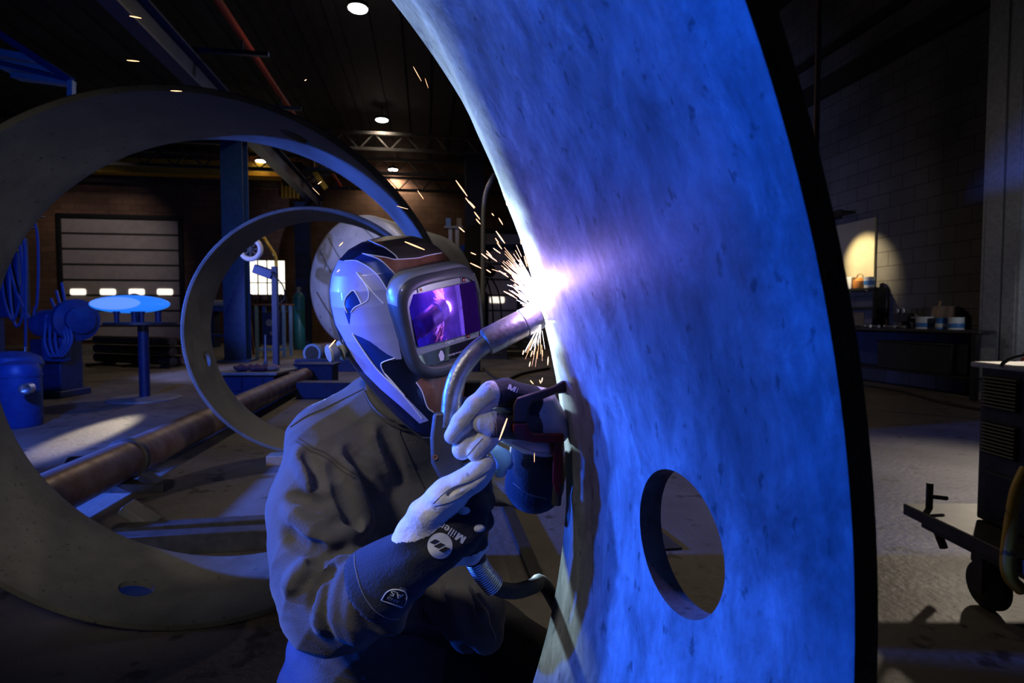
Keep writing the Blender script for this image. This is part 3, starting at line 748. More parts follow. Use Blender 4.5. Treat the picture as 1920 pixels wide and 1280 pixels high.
# columns and conduits on the right wall
for nm, px, wd, m in (('column_right', 1879, 0.26, M['grey_metal']), ('column_far_right', 1912, 0.2, M['grey_metal'])):
    q = onu(px, 400, 9.15)
    o = struct(MB(HALL).box((q.x, q.y, 4.0), (0.3, wd, 8.0)).box((q.x - .12, q.y, 4.0), (0.04, wd * 1.5, 8.0)).build(nm, m)); o['label'] = 'pale steel column on the block wall at the right'
q = FL(1519, 760); pz = P(1521, 100, q.length)
tag(MB().cyl((q.x, q.y, 0), (q.x, q.y, ZC - .1), 0.042).cyl((q.x, q.y, 3.2), (q.x, q.y, 3.35), 0.055).build('ceiling_pipe', M['brown_pipe']), 'thin brown pipe rising to the ceiling right of the blue ring', 'pipe')
q0, q1 = onu(1895, 560, 8.4), onu(1908, 690, 8.3)
tag(MB(HALL).cyl((q0.x, q0.y, 0.02), (q0.x + .35, q0.y - .4, 2.3), 0.03).build('red_bar', M['red_pipe']), 'slanting red bar leaning at the wall behind the machine', 'bar')
tag(MB(HALL).tube([H(0, 0, 0) * 0 + Vector((8.2 - .3 * math.sin(k), 6.2 + k * .7, 0.02)) for k in np.linspace(0, 9, 24)], 0.02, 8).build('floor_cable', M['rubber']), 'black cable lying on the floor before the workbench', 'cable')
# welding power source on its cart
ct = thing('machine_cart', 'flat dark cart carrying the grey louvred machine', 'cart', (2.5, 2.4, 0))
MB().box((2.52, 2.42, 0.335), (0.86, 1.16, 0.06)).box((2.52, 2.42, 0.29), (0.78, 1.0, 0.05)).build('deck', M['dark_metal'], ct, bevel=0.006)
for x in (2.22, 2.85):
    for y in (2.05, 2.6):
        w_ = MB().lathe((x - .03, y, 0.11), (1, 0, 0), [(.05, 0), (.095, .002), (.11, .012), (.11, .05), (.095, .06), (.05, .062)], 28).build('wheel', M['rubber'], ct)
        MB().lathe((x - .036, y, 0.11), (1, 0, 0), [(.02, 0), (.045, .004), (.045, .07), (.02, .074)], 16).build('hub', M['dark_metal'], w_)
        MB().box((x, y, 0.24), (0.09, 0.1, 0.06)).box((x + .05, y, 0.17), (0.012, 0.06, 0.18)).box((x - .05, y, 0.17), (0.012, 0.06, 0.18)).build('fork', M['dark_metal'], ct)
h_ = [P(1925, 880, 2.42), P(1908, 920, 2.40), P(1897, 980, 2.38), P(1889, 1052, 2.36), P(1896, 1085, 2.36), P(1915, 1105, 2.36)]
MB().tube(spline(h_, 5), 0.026, 12).build('push_handle', M['yellow_paint'], ct)
a = P(1743, 922, 2.95); MB().cyl((a.x, a.y, 0.365), (a.x, a.y, 0.50), 0.016, n=12).cyl((a.x, a.y, .43), (a.x + .09, a.y, .42), 0.012, n=10).cyl((a.x + .02, a.y, .31), (a.x + .06, a.y - .03, .17), 0.02, n=10).build('hitch_pin', M['dark_metal'], ct)
mc = thing('welding_machine', 'tall dark grey welding power source with louvred side panels', 'machine', (2.66, 2.32, 0.37))
MB().box((2.59, 2.32, 0.745), (0.60, 0.90, 0.75)).build('cabinet', M['dark_metal'], mc, bevel=0.012)
MB().box((2.59, 2.32, 1.127), (0.66, 0.96, 0.026)).build('lid', M['label_white'], mc, bevel=0.008)
for z0, z1 in ((0.92, 1.08), (0.70, 0.86)):
    for y0, y1 in ((2.55, 2.74), (2.31, 2.50), (2.06, 2.25)):
        e = MB().box((2.286, (y0 + y1) / 2, (z0 + z1) / 2), (0.006, y1 - y0, z1 - z0), mi=1)
        for k in range(9): e.box((2.28, (y0 + y1) / 2, z0 + (k + .6) * (z1 - z0) / 9.5), (0.018, y1 - y0 - .01, 0.007), Matrix.Rotation(0.6, 3, 'Y'))
        e.build('louver_panel', [M['black_metal'], M['rubber']], mc)
MB().box((2.282, 2.5, 0.52), (0.012, 0.42, 0.2)).box((2.27, 2.42, 0.53), (0.03, 0.05, 0.1)).build('access_hatch', M['black_metal'], mc, bevel=0.003)
for k in (0, 1): MB().tube([(2.48 + .22 * math.cos(t), 2.62 - .3 * k, 1.13 + .06 * math.sin(t)) for t in np.linspace(0, math.pi, 14)], 0.008, 8).build('lifting_hoop', M['bright_metal'], mc)
# plate and bar on the floor under the weld
a, b_, c_, d_ = FL(1205, 1034), FL(1279, 1030), FL(1222, 985), FL(1170, 985)
tag(MB().prism([a, b_, c_, d_], (0, 0, 0.012)).build('floor_plate', M['dark_metal']), 'thin steel plate on the floor seen through the ring hole', 'plate')
a, b_ = FL(944, 938), FL(1012, 1105)
tag(MB().bar(a + Vector((0, 0, .02)), b_ + Vector((0, 0, .02)), 0.07, 0.04).build('steel_bar', M['black_metal']), 'dark flat bar on the floor right of the welder', 'bar')

# ------------------------------------------------------------------ left side of the hall
def leg_table(px, pyb, pyt, wpx):
    q = FL(px, pyb); d = q.y; zt = 1.36 - (pyt - 593) / FPX * d
    t = thing('pedestal_table', 'tall round steel table on one blue post at the left', 'table', (q.x, q.y, 0))
    r = mpx(wpx, d) / 2
    MB().lathe((q.x, q.y, zt - .05), (0, 0, 1), [(r * .97, 0), (r, .01), (r, .045), (r * .98, .05)], 48).build('table_top', M['dark_metal'], t)
    MB().cyl((q.x, q.y, .04), (q.x, q.y, zt - .05), mpx(9, d)).build('post', M['navy_paint'], t)
    MB().lathe((q.x, q.y, 0), (0, 0, 1), [(mpx(62, d), 0), (mpx(62, d), .02), (mpx(58, d), .035), (mpx(12, d), .05)], 48).build('base_plate', M['grey_metal'], t)
    return q, zt, d
q, zt, d = leg_table(272, 748, 603, 124)
sl = thing('studio_light', 'oval blue glowing light head lying over the pedestal table', 'light', (q.x - .2, q.y, zt))
cx = P(243, 570, d)
MB().ball(cx, (mpx(76, d), 0.16, mpx(17, d)), 32).build('glowing_face', M['strobe_glow'], sl)
MB().ball(cx + Vector((-mpx(14, d), -.09, mpx(1, d))), (mpx(54, d), 0.1, mpx(12, d)), 32).build('glowing_core', M['strobe_core'], sl)
MB().lathe(cx + Vector((0, .12, 0)), (0, 1, 0), [(.18, 0), (.13, .12), (.10, .3), (.0, .32)]).build('housing', M['black_metal'], sl)
MB().cyl((cx.x, cx.y + .16, zt), (cx.x, cx.y + .16, cx.z - .05), 0.05).build('stand', M['black_metal'], sl)
for k, dx in enumerate((-.22, .0, .18, .38)):
    tag(MB().cyl((q.x + dx, q.y - .3 + .1 * (k % 2), zt), (q.x + dx, q.y - .3 + .1 * (k % 2), zt + .14), 0.035 + .01 * (k % 2), n=14).cyl((q.x + dx, q.y - .3 + .1 * (k % 2), zt + .14), (q.x + dx, q.y - .3 + .1 * (k % 2), zt + .17), 0.05, n=14).build('fixture_bolt', M['navy_paint']), 'small steel fixture bolt standing on the pedestal table', 'bolt', 'bolts on the pedestal table')
# gear motor positioner
q = FL(105, 742); d = q.y
po = thing('pipe_positioner', 'blue motor-driven positioner with a round faceplate', 'machine', (q.x, q.y, 0))
f = lambda px, py, dd=0.0: P(px, py, d + dd)
pc = MB()
pc.box((f(105, 690).x, d, f(105, 690).z), (mpx(56, d), 0.5, mpx(110, d)))
pc.box((f(105, 690).x, d, 0.06), (mpx(70, d), 0.7, 0.12)).build('pedestal', M['navy_paint'], po, bevel=0.02)
MB().cyl(f(85, 608, -.2), f(140, 604, -.2), mpx(27, d)).cyl(f(70, 610, -.2), f(85, 608, -.2), mpx(20, d)).build('gear_motor', M['blue_paint'], po)
MB().lathe(f(138, 600, -.25), (0.9, -.45, 0), [(mpx(30, d), 0), (mpx(38, d), .02), (mpx(38, d), .12), (mpx(24, d), .16), (mpx(24, d), .24), (mpx(12, d), .27)], 36).build('faceplate', M['blue_paint'], po)
MB().box(f(105, 655, -.32), (mpx(42, d), .16, mpx(44, d))).build('control_box', M['blue_paint'], po, bevel=0.03)
for k in range(3):
    MB().tube(spline([f(88 + 8 * k, 590, -.4), f(84 + 10 * k, 640, -.5), f(98 + 8 * k, 668, -.5), f(122 + 6 * k, 640, -.5), f(112 + 8 * k, 600, -.45), f(96 + 10 * k, 560 - 15 * k, -.3)], 8), 0.022, 8).build('cable', M['cable_blue'], po)
# dust collector drum
q = FL(38, 798); d = q.y
tk = thing('drum_vacuum', 'blue drum with a domed lid and a round port at the far left', 'drum', (q.x, q.y, 0))
r = mpx(35, d); ht = 1.36 - (705 - 593) / FPX * d
MB().lathe((q.x, q.y, 0), (0, 0, 1), [(r * .95, 0), (r, .02), (r, ht), (r * 1.04, ht), (r * 1.04, ht + .03), (r, ht + .03)], 40).build('drum', M['blue_paint'], tk)
MB().lathe((q.x, q.y, ht + .03), (0, 0, 1), [(r, 0), (r * .98, .06), (r * .85, .12), (r * .4, .155), (.01, .16)], 40).build('dome_lid', M['blue_paint'], tk)
pp = P(49, 728, d - r)
MB().lathe(pp + Vector((0, .05, 0)), (0.25, -1, 0), [(mpx(10, d), 0), (mpx(10, d), .1), (mpx(7, d), .1), (mpx(6, d), .05)], 24).build('port', M['bright_metal'], tk)
q2 = P(22, 680, d + .5)
dv = thing('round_hopper', 'blue round hopper on a stand just behind the domed drum', 'hopper', (q2.x, q2.y, 0))
MB().lathe((q2.x, q2.y, q2.z - .12), (0, 0, 1), [(.1, -.2), (.30, 0), (.34, .10), (.30, .2), (.18, .26), (.02, .28)], 36).build('bowl', M['blue_paint'], dv)
MB().cyl((q2.x, q2.y, 0), (q2.x, q2.y, q2.z - .25), 0.1).build('stand', M['navy_paint'], dv)
# mast with hanging cables and the tilted blue frame on top
q = FL(-20, 735); d = q.y
ms = thing('cable_mast', 'blue mast with a sloping frame on top at the far left', 'mast', (q.x, q.y, 0))
MB().box((q.x, q.y, 2.1), (.34, .34, 4.2)).box((q.x, q.y, .05), (.9, .9, .1)).build('mast_column', M['navy_paint'], ms, bevel=.01)
A_ = P(-40, 30, d); B_ = P(134, 152, d - .3); C_ = P(-40, 115, d + .2); D_ = P(126, 165, d + .5)
zz = Vector((q.x, q.y, 4.2))
MB().bar(P(-44, 34, d), B_, .09, .12).bar(zz, P(-44, 34, d), .1, .1).bar(C_ + Vector((0, -.3, 0)), B_, .05, .06).build('sloping_beam', M['blue_paint'], ms)
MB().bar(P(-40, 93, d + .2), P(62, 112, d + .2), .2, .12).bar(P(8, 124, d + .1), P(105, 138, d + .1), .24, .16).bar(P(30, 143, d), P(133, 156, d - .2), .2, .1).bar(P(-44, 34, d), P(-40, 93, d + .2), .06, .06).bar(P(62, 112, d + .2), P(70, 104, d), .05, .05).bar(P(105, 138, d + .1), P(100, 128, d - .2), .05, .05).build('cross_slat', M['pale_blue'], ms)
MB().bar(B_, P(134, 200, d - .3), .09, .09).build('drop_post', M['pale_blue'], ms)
MB().box(P(22, 520, d), (mpx(46, d), .25, mpx(150, d))).bar(P(22, 520, d), (q.x, q.y, P(22, 520, d).z), .15, .3).build('junction_cabinet', M['blue_paint'], ms, bevel=.02)
cabs = [([(62, 405), (70, 440), (72, 500), (70, 560), (66, 590)], 'cable hanging apart at the right of the mast bundle'),
        ([(30, 430), (18, 500), (22, 580), (32, 612), (44, 580), (42, 500), (34, 430)], 'cable looping lowest from the blue mast'),
        ([(44, 425), (46, 500), (38, 560), (24, 600), (8, 560), (2, 500)], 'cable sweeping left across the mast cabinet'),
        ([(12, 470), (28, 540), (46, 580), (60, 600), (66, 575)], 'cable crossing over the other mast cables'),
        ([(38, 420), (47, 470), (48, 560), (48, 640), (47, 670)], 'straight cable with a metal plug hanging beside the drum')]
for k, (c_, lab) in enumerate(cabs):
    t = thing('hanging_cable', 'blue ' + lab, 'cable', P(*c_[-1], d - .35), 'cables hanging on the blue mast')
    MB().tube(spline([P(x, y, d - .24 - .05 * k) for x, y in c_], 8), 0.021, 8).build('cable_sheath', M['cable_blue'], t)
    e0 = P(*c_[0], d - .24 - .05 * k)
    MB().cyl(e0, e0 + Vector((0, .25, .02)), .02, n=8).build('hook', M['dark_metal'], t)
    if k == 4: MB().cyl(P(47, 672, d - .44), P(47, 650, d - .44), .028, n=10).build('plug', M['bright_metal'], t, 'bright metal plug')
# long rack of pipes along the far floor
for k in range(6):
    z = .18 + .26 * (k // 2); dd = 15.5 + .45 * (k % 2)
    a, b_ = P(140, 600, dd), P(348, 600, dd)
    tag(MB().cyl((a.x, a.y + .8, z), (b_.x + .3 * (k % 2), b_.y - .6, z), .11).build('stacked_pipe', M['rust_pipe'] if k % 2 else M['dark_metal']), 'long pipe lying in the low stack behind the pedestal table', 'pipe', 'pipes stacked on the far floor')
for k in range(3):
    a = P(165 + 80 * k, 600, 15.5)
    tag(MB().box((a.x, a.y + .45 - .25 * k, .035), (.14, 1.0, .07)).build('pipe_skid', M['black_metal']), 'black skid under the stacked pipes', 'skid', 'skids under the pipes')
# long roller pipe and rails on the floor
a, b_ = P(150, 918, 3.95), P(572, 706, 11.0)
ax = (b_ - a).normalized(); a.z = b_.z = .22
rp = thing('roller_pipe', 'long rusty pipe with a collar lying along the floor on the left', 'pipe', (a + b_) / 2 - Vector((0, 0, .22)))
a2 = a - (b_ - a).normalized() * .55; dirp = (b_ - a).normalized()
k1 = P(232, 872, 4.55); tk_ = (k1 - a2).dot(dirp)
MB().cyl(a2, b_, .15, n=36).build('pipe_body', M['rust_pipe'], rp)
MB().lathe(a2 + dirp * (tk_ - .02), dirp, [(.152, 0), (.168, .005), (.168, .05), (.152, .055)], 36).build('collar', M['dark_metal'], rp)
for tt, lab in ((tk_ - .1, 'near steel cradle under the long rusty pipe'), ((b_ - a2).length - .5, 'far steel cradle under the long rusty pipe')):
    c_ = a2 + dirp * tt
    tag(MB().box((c_.x, c_.y, .035), (.75, .14, .07)).bar((c_.x - .32, c_.y, .04), (c_.x - .185, c_.y, .12), .12, .05).bar((c_.x + .32, c_.y, .04), (c_.x + .185, c_.y, .12), .12, .05).build('pipe_cradle', M['dark_metal'], bevel=.004), lab, 'cradle')
w1 = P(145, 893, 4.5)
tag(MB().cyl((w1.x - .3, w1.y + .3, .09), (w1.x - .02, w1.y + .36, .09), .09, n=28).build('steel_roller', M['black_metal'], bevel=.01), 'short black roller lying behind the near end of the rusty pipe', 'roller')
for (x0, y0, x1, y1, ht, wd, lab) in ((215, 985, 610, 962, .10, .09, 'dark channel rail on the floor, farther one behind the grey ring'), (205, 1003, 610, 982, .12, .10, 'dark channel rail on the floor with a bolt, nearer one')):
    a, b_ = FL(x0, y0, ht), FL(x1, y1, ht); a.z = b_.z = ht / 2
    t = thing('floor_rail', lab, 'rail', ((a.x + b_.x) / 2, (a.y + b_.y) / 2, 0))
    MB().bar(a, b_, wd, ht).build('channel', M['dark_metal'], t, bevel=.004)
    e = FL(490 if ht > .11 else 520, 995 if ht > .11 else 968, ht * .6)
    MB().ball(FL(492, 1008, .05) if ht > .11 else FL(560, 975, .08), .022, 12).build('bolt_head', M['bright_metal'], t)
for (x0, y0, x1, y1, lab) in ((255, 1018, 365, 1014, 'flat strip of steel on the floor left of the gap'), (395, 1012, 600, 1003, 'flat strip of steel on the floor right of the gap')):
    a, b_ = FL(x0, y0), FL(x1, y1); a.z = b_.z = .012
    tag(MB().bar(a, b_, .07, .024).build('flat_strip', M['dark_metal']), lab, 'strip')
q = FL(240, 1000); 
tag(MB().bar(FL(236, 948, .18), FL(290, 992, .02) + Vector((0, 0, .03)), .16, .05).build('leaning_plate', M['olive_steel'], bevel=.004), 'short steel plate leaning at the pipe collar', 'plate')

# ------------------------------------------------------------------ middle distance, behind the two farther rings
# big vessel shell on its rollers
vc = P(674, 528, 17.0); va = Vector((-0.42, -0.90, 0.03)).normalized(); vr = mpx(125, 17)
vs_ = thing('vessel_shell', 'huge grey tank shell lying behind the welder', 'tank', (vc.x, vc.y, vc.z - vr))
pf = [(.02, .34), (vr * .3, .32), (vr * .55, .26), (vr * .8, .15), (vr * .94, .05), (vr, 0)]
MB().lathe(vc, va, pf[:5] + [(vr, -.04), (vr * 1.0, -.05)], 72).build('dished_end', M['tank_steel'], vs_, smooth=60)
MB().lathe(vc - va * .05, -va, [(vr * .97, 0), (vr, .02), (vr, 3.4), (vr * .97, 3.42)], 72).build('shell', M['tank_steel'], vs_)
e = MB()
tu = va.cross(Vector((0, 0, 1))).normalized(); tv = tu.cross(va)
def dome(x, y):
    rr = math.hypot(x, y); rs = [p[0] for p in pf]; hs = [p[1] for p in pf]
    return vc + tu * x + tv * y + va * (np.interp(rr, rs, hs) + .005)
for x0, y0, x1, y1, rr in ((-1.0, -.95, 1.1, 1.35, .014), (-.55, -1.3, 1.45, 1.0, .014), (-1.6, .5, -.2, 1.6, .01), (.3, -1.7, 1.5, -.3, .022)):
    pts = [(x0 + (x1 - x0) * k / 14, y0 + (y1 - y0) * k / 14) for k in range(15)]
    e.tube([dome(x, y) for x, y in pts if math.hypot(x, y) < vr * .93], rr, 6)
e.tube([dome(-.75 + .55 * math.cos(t), -.05 + .62 * math.sin(t)) for t in np.linspace(-1.9, 1.6, 24)], .016, 6)
e.build('weld_seam', M['dark_metal'], vs_)
for (x0, y0, x1, y1, dd, lab, rr) in ((588, 662, 680, 630, 14.6, 'near rusty roller pipe with a dark round end under the tank', .2),):
    a = P(x0, y0, dd); b_ = a + Vector((.30, 1.7, 0)); a.z = b_.z = .42
    t = thing('support_roller', lab, 'roller', (a.x, a.y, .2))
    MB().cyl(a, b_, rr * 1.15, n=32).build('roller_body', M['rust_pipe'], t)
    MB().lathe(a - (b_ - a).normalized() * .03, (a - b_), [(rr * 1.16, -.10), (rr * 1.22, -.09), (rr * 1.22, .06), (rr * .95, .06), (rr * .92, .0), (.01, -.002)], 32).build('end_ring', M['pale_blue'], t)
    MB().cyl(a - (b_ - a).normalized() * .03, a - (b_ - a).normalized() * .10, rr * .9, n=28).build('end_cap', M['black_metal'], t)
    for q in (a + (b_ - a) * .06, a + (b_ - a) * .9):
        tag(MB().box((q.x, q.y, .08), (.9, .3, .16)).box((q.x, q.y, .17), (.4, .25, .03)).build('roller_stand', M['navy_paint'], bevel=.01), 'blue low stand under the rusty roller', 'stand', 'stands under the tank roller')
for sx, lab in ((-1, 'dark cradle block under the left of the tank'), (1, 'dark cradle block under the right of the tank')):
    q = vc - va * 2.2 + tu * sx * 1.2; zt_ = vc.z - math.sqrt(max(vr * vr - 1.2 ** 2, .01))
    tag(MB().box((q.x, q.y, zt_ / 2 - .015), (.5, .7, zt_ - .03)).build('tank_cradle', M['black_metal']), lab, 'cradle')
# blue floor beams
for (x0, x1, yt, yb, dd, lab) in ((556, 900, 672, 692, 14.2, 'blue floor beam with a pale top crossing behind the helmet'), (560, 900, 715, 745, 9.6, 'dark blue floor beam behind the welder\'s shoulder')):
    zt_ = 1.36 - (yt - 593) / FPX * dd; a, b_ = P(x0, yt, dd), P(x1, yt, dd)
    tag(MB().box(((a.x + b_.x) / 2, dd, zt_ / 2), (b_.x - a.x, .35, zt_)).build('floor_beam', M['navy_paint'], bevel=.01), lab, 'beam')
a = P(588, 700, 11.1)
tag(MB().box((a.x, 11.3, .2), (.7, .4, .4)).box((a.x, 11.3, .42), (.8, .5, .04)).build('beam_stop', M['navy_paint'], bevel=.01), 'blue steel stop at the far end of the rusty pipe', 'block')
# block with rags and a rod
q = FL(468, 742); d = q.y; zt_ = 1.36 - (697 - 593) / FPX * d
bk = thing('steel_block', 'low blue steel block with a pale top plate, holding rags', 'block', (q.x, q.y + .3, 0))
MB().box((q.x, q.y + .3, (zt_ - .04) / 2), (mpx(96, d), .7, zt_ - .04)).build('base_box', M['navy_paint'], bk, bevel=.01)
MB().box((q.x, q.y + .3, zt_ - .02), (mpx(118, d), .95, .04)).build('top_plate', M['grey_metal'], bk, bevel=.005)
for sx in (-.25, .12): MB().box((q.x + sx, q.y - .06, .2), (.3, .04, .2)).build('recess', M['navy_paint'], bk)
for k in range(4):
    rx, ry = q.x - .18 + .16 * k, q.y + .15 + .08 * (k % 2)
    e = MB().ball((rx, ry, zt_ + .055), (.16, .13, .055), 14)
    e.v = [(x + .02 * math.sin(31 * y + k), y + .02 * math.sin(27 * x), z + (.018 * math.sin(40 * x + 23 * y + k) if z > zt_ + .03 else 0)) for x, y, z in e.v]
    tag(e.build('rag', M['rag'] if k < 3 else M['cardboard']), ['dark red rag crumpled at the left of the blue block', 'crumpled purple rag under the upright rod', 'crumpled dark rag right of the upright rod', 'tan rag at the right end of the blue block'][k], 'rag', 'rags on the blue block')
rx = q.x + .05
tag(MB().lathe((rx, q.y + .55, zt_), (0, 0, 1), [(.14, 0), (.12, .03), (.04, .10), (.022, .2), (.018, .62)], 20).build('upright_rod', M['grey_metal']), 'thin upright rod on a flared foot among the rags', 'rod')
# welding cart with its gas cylinder
q = FL(515, 668); d = q.y
wc = thing('welding_cart', 'open steel cart with an orange-edged top near the window', 'cart', (q.x, q.y, 0))
f = lambda px, py, dd=0.0: P(px, py, d + dd)
zt_ = f(515, 571).z; wd = mpx(50, d)
MB().box((q.x, q.y, zt_), (wd * 1.25, .7, .05)).build('cart_top', M['copper'], wc)
for sx in (-1, 1):
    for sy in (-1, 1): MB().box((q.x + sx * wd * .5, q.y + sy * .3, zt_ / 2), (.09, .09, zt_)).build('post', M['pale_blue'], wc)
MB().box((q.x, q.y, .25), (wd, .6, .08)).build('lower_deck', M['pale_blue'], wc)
MB().box((q.x, q.y, .95), (wd * .7, .5, 1.1)).build('wire_feeder', M['navy_paint'], wc, bevel=.03)
MB().cyl((q.x - .05, q.y - .27, 1.15), (q.x - .05, q.y - .24, 1.15), .12).box((q.x + .1, q.y - .27, .8), (.25, .03, .12)).build('dial_panel', M['grey_metal'], wc)
q5 = FL(497, 662)
tag(MB().bar((q5.x - .1, q5.y - .7, .0), (q5.x - .35, q5.y - .45, 1.45), .06, .06).build('copper_bar', M['copper']), 'reddish bar leaning on the welding cart', 'bar')
q = FL(562, 655); d = q.y
gc = thing('gas_cylinder', 'tall teal gas cylinder beside the welding cart', 'gas cylinder', (q.x, q.y, 0))
r = mpx(10.5, d); zt_ = P(562, 548, d).z
MB().lathe((q.x, q.y, 0), (0, 0, 1), [(r * .95, 0), (r, .03), (r, zt_ - .25), (r * .85, zt_ - .1), (r * .35, zt_)], 32).build('bottle', M['teal_paint'], gc)
MB().lathe((q.x, q.y, zt_), (0, 0, 1), [(r * .35, 0), (r * .35, .12), (r * .5, .13), (r * .5, .2), (.02, .22)], 20).build('cap', M['grey_metal'], gc)
q = P(470, 467, 15.5); q_base = FL(447, 680)
rl = thing('wire_reel', 'white round wire reel beside the blue column', 'reel', q)
MB().tube([q + Vector((.27 * math.cos(t), 0, .27 * math.sin(t))) for t in np.linspace(0, 2 * math.pi, 33)[:-1]], .07, 12, closed=True).build('rim', M['white_plastic'], rl)
e = MB()
for k in range(8): e.bar(q, q + Vector((.24 * math.cos(k * math.pi / 4), 0, .24 * math.sin(k * math.pi / 4))), .045, .045)
e.cyl(q - Vector((0, .05, 0)), q + Vector((0, .05, 0)), .07); e.build('spokes', M['black_metal'], rl)
MB().cyl(q, (q_base.x + .5, q_base.y - .1, q.z), .03, n=8).build('axle', M['dark_metal'], rl)
q = P(497, 510, 15.8)
rb_ = thing('torch_boom', 'blue boom head hanging in front of the bright window', 'boom', q)
MB().box(q, (mpx(38, 15.8), .35, mpx(17, 15.8)), Matrix.Rotation(.35, 3, 'Y')).build('boom_head', M['blue_paint'], rb_, bevel=.03)
MB().box((P(517, 560, 15.8).x, 15.8, (P(517, 500, 15.8).z) / 2), (.14, .14, P(517, 500, 15.8).z)).build('boom_post', M['navy_paint'], rb_)
MB().tube(spline([P(493, 443, 16), P(505, 462, 16), P(516, 480, 16), P(518, 500, 16)], 6), .05, 8).bar(P(493, 443, 16), P(480, 430, 17.3), .05, .05).build('boom_arm', M['yellow_paint'], rb_)
MB().tube(spline([P(508, 510, 15.6), P(530, 535, 15.6), P(533, 560, 15.6), P(520, 572, 15.6)], 6), .02, 8).build('hose', M['rubber'], rb_)
# back bench silhouettes below the window
q0 = onv(400, 560, 27.0); q1 = onv(560, 560, 27.0)
bb = thing('back_bench', 'dark bench below the bright window', 'workbench', H((q0.x + q1.x) / 2, 27, 0))
zt_ = onv(480, 583, 27).z
MB(HALL).box(((q0.x + q1.x) / 2, 27, zt_), (q1.x - q0.x, .9, .08)).build('bench_top', M['dark_metal'], bb)
for s in (.02, .5, .98): MB(HALL).box((q0.x + (q1.x - q0.x) * s, 27, zt_ / 2), (.12, .8, zt_)).build('leg', M['navy_paint'], bb)
for k, (px, hpx, wp) in enumerate(((470, 12, 9), (482, 9, 8), (492, 8, 6), (505, 11, 8), (515, 7, 6), (527, 12, 8), (537, 10, 7), (545, 8, 6))):
    c_ = onv(px, 583, 27); h_ = hpx * 2.4 * 27 / FPX; 
    tag(MB(HALL).lathe((c_.x, 27, zt_ + .04), (0, 0, 1), [(wp * .5 * 27 / FPX, 0), (wp * .5 * 27 / FPX, h_ * .6), (wp * .3 * 27 / FPX, h_ * .7), (wp * .3 * 27 / FPX, h_)], 12).build('bottle', M['black_metal']), 'dark bottle outlined against the bright window', 'bottle', 'bottles on the back bench')
# blue frame table at the left of the ring
q = FL(412, 668); d = q.y
ft = thing('frame_table', 'blue frame table at the left of the blue column', 'table', (q.x, q.y, 0))
zt_ = P(412, 580, d).z
MB().box((q.x, q.y, zt_), (mpx(70, d), .8, .12)).build('table_top', M['blue_paint'], ft)
for sx in (-1, 1):
    for sy in (-1, 1): MB().box((q.x + sx * mpx(31, d), q.y + sy * .33, zt_ / 2), (.12, .12, zt_)).build('leg', M['blue_paint'], ft)
MB().box((q.x, q.y, zt_ * .45), (mpx(62, d), .66, .08)).build('shelf', M['navy_paint'], ft)
tag(MB().cyl((q.x - .5, q.y - .1, zt_ + .19), (q.x + .35, q.y, zt_ + .19), .13).build('pipe_offcut', M['grey_metal']), 'pale pipe offcut lying on the blue frame table', 'pipe')

# ------------------------------------------------------------------ behind the sparks
q = FL(852, 655); d = q.y
pt = thing('clamp_post', 'bright steel post with two pegs above the helmet', 'post', (q.x, q.y, 0))
zt_ = P(852, 428, d).z
for dx in (-7, 7): MB().box((q.x + mpx(dx, d) * .9, q.y, zt_ / 2), (mpx(7, d), .14, zt_)).build('upright', M['bright_metal'], pt)
MB().box((q.x, q.y, zt_), (mpx(34, d), .4, .07)).build('cross_plate', M['grey_metal'], pt)
for dx, m in ((-10, M['pale_blue']), (10, M['wood'])): MB().box((q.x + mpx(dx, d), q.y, zt_ + .2), (mpx(9, d), .12, .36)).build('peg', m, pt)
q = FL(928, 652); d = q.y
cg = thing('cable_stand', 'dark blue frame stand with hanging cables behind the sparks', 'stand', (q.x, q.y, 0))
MB().bar(P(864, 466, d), P(992, 464, d), .4, .28).build('cross_beam', M['blue_paint'], cg)
for px in (878, 975): MB().box((P(px, 500, d).x, q.y, P(px, 466, d).z / 2), (.3, .3, P(px, 466, d).z)).build('post', M['navy_paint'], cg)
MB().lathe(P(918, 510, d - .3), (0, 0, -1), [(.05, -.3), (.2, -.25), (.28, 0), (.18, .18), (.05, .22)], 20).build('pulley_head', M['black_metal'], cg)
MB().cyl(P(918, 490, d - .3), P(918, 466, d), .04).build('hanger', M['black_metal'], cg)
for k, pts in enumerate((((915, 520), (905, 560), (903, 600), (915, 625)), ((921, 520), (935, 550), (940, 600), (930, 640)), ((912, 520), (922, 560), (925, 620), (920, 650)))):
    MB().tube(spline([P(x, y, d - .35 - .06 * k) for x, y in pts], 8), .035, 8).build('cable', M['rubber'], cg)
q = FL(905, 652)
gc2 = thing('gas_cylinder', 'dark gas cylinder in shadow right of the helmet', 'gas cylinder', (q.x, q.y, 0))
d = q.y; zt_ = P(905, 545, d).z; r = mpx(11, d)
MB().lathe((q.x, q.y, 0), (0, 0, 1), [(r * .95, 0), (r, .03), (r, zt_ - .3), (r * .8, zt_ - .1), (r * .35, zt_)], 28).build('bottle', M['navy_paint'], gc2)
MB().lathe((q.x, q.y, zt_), (0, 0, 1), [(r * .35, 0), (r * .5, .05), (r * .5, .2), (.02, .22)], 16).build('cap', M['bright_metal'], gc2)
cp = spline([P(905, 650, 21.5), P(906, 480, 21.5), P(907, 400, 21.5), P(912, 360, 21.5), P(925, 332, 21.5), P(938, 318, 22.5), P(944, 300, 24)], 8)
cp[0][2] = 0
tag(MB().tube(cp, .09, 10).build('bent_conduit', M['grey_metal']), 'pale conduit bending over beside the black column', 'conduit')
q = FL(928, 705); e = MB()
tag(MB().tube(spline([FL(905, 690, .03), FL(940, 712, .03), FL(980, 700, .03), FL(1030, 690, .03)], 8), .03, 8).build('floor_hose', M['rubber']), 'black hose on the floor below the sparks', 'hose')
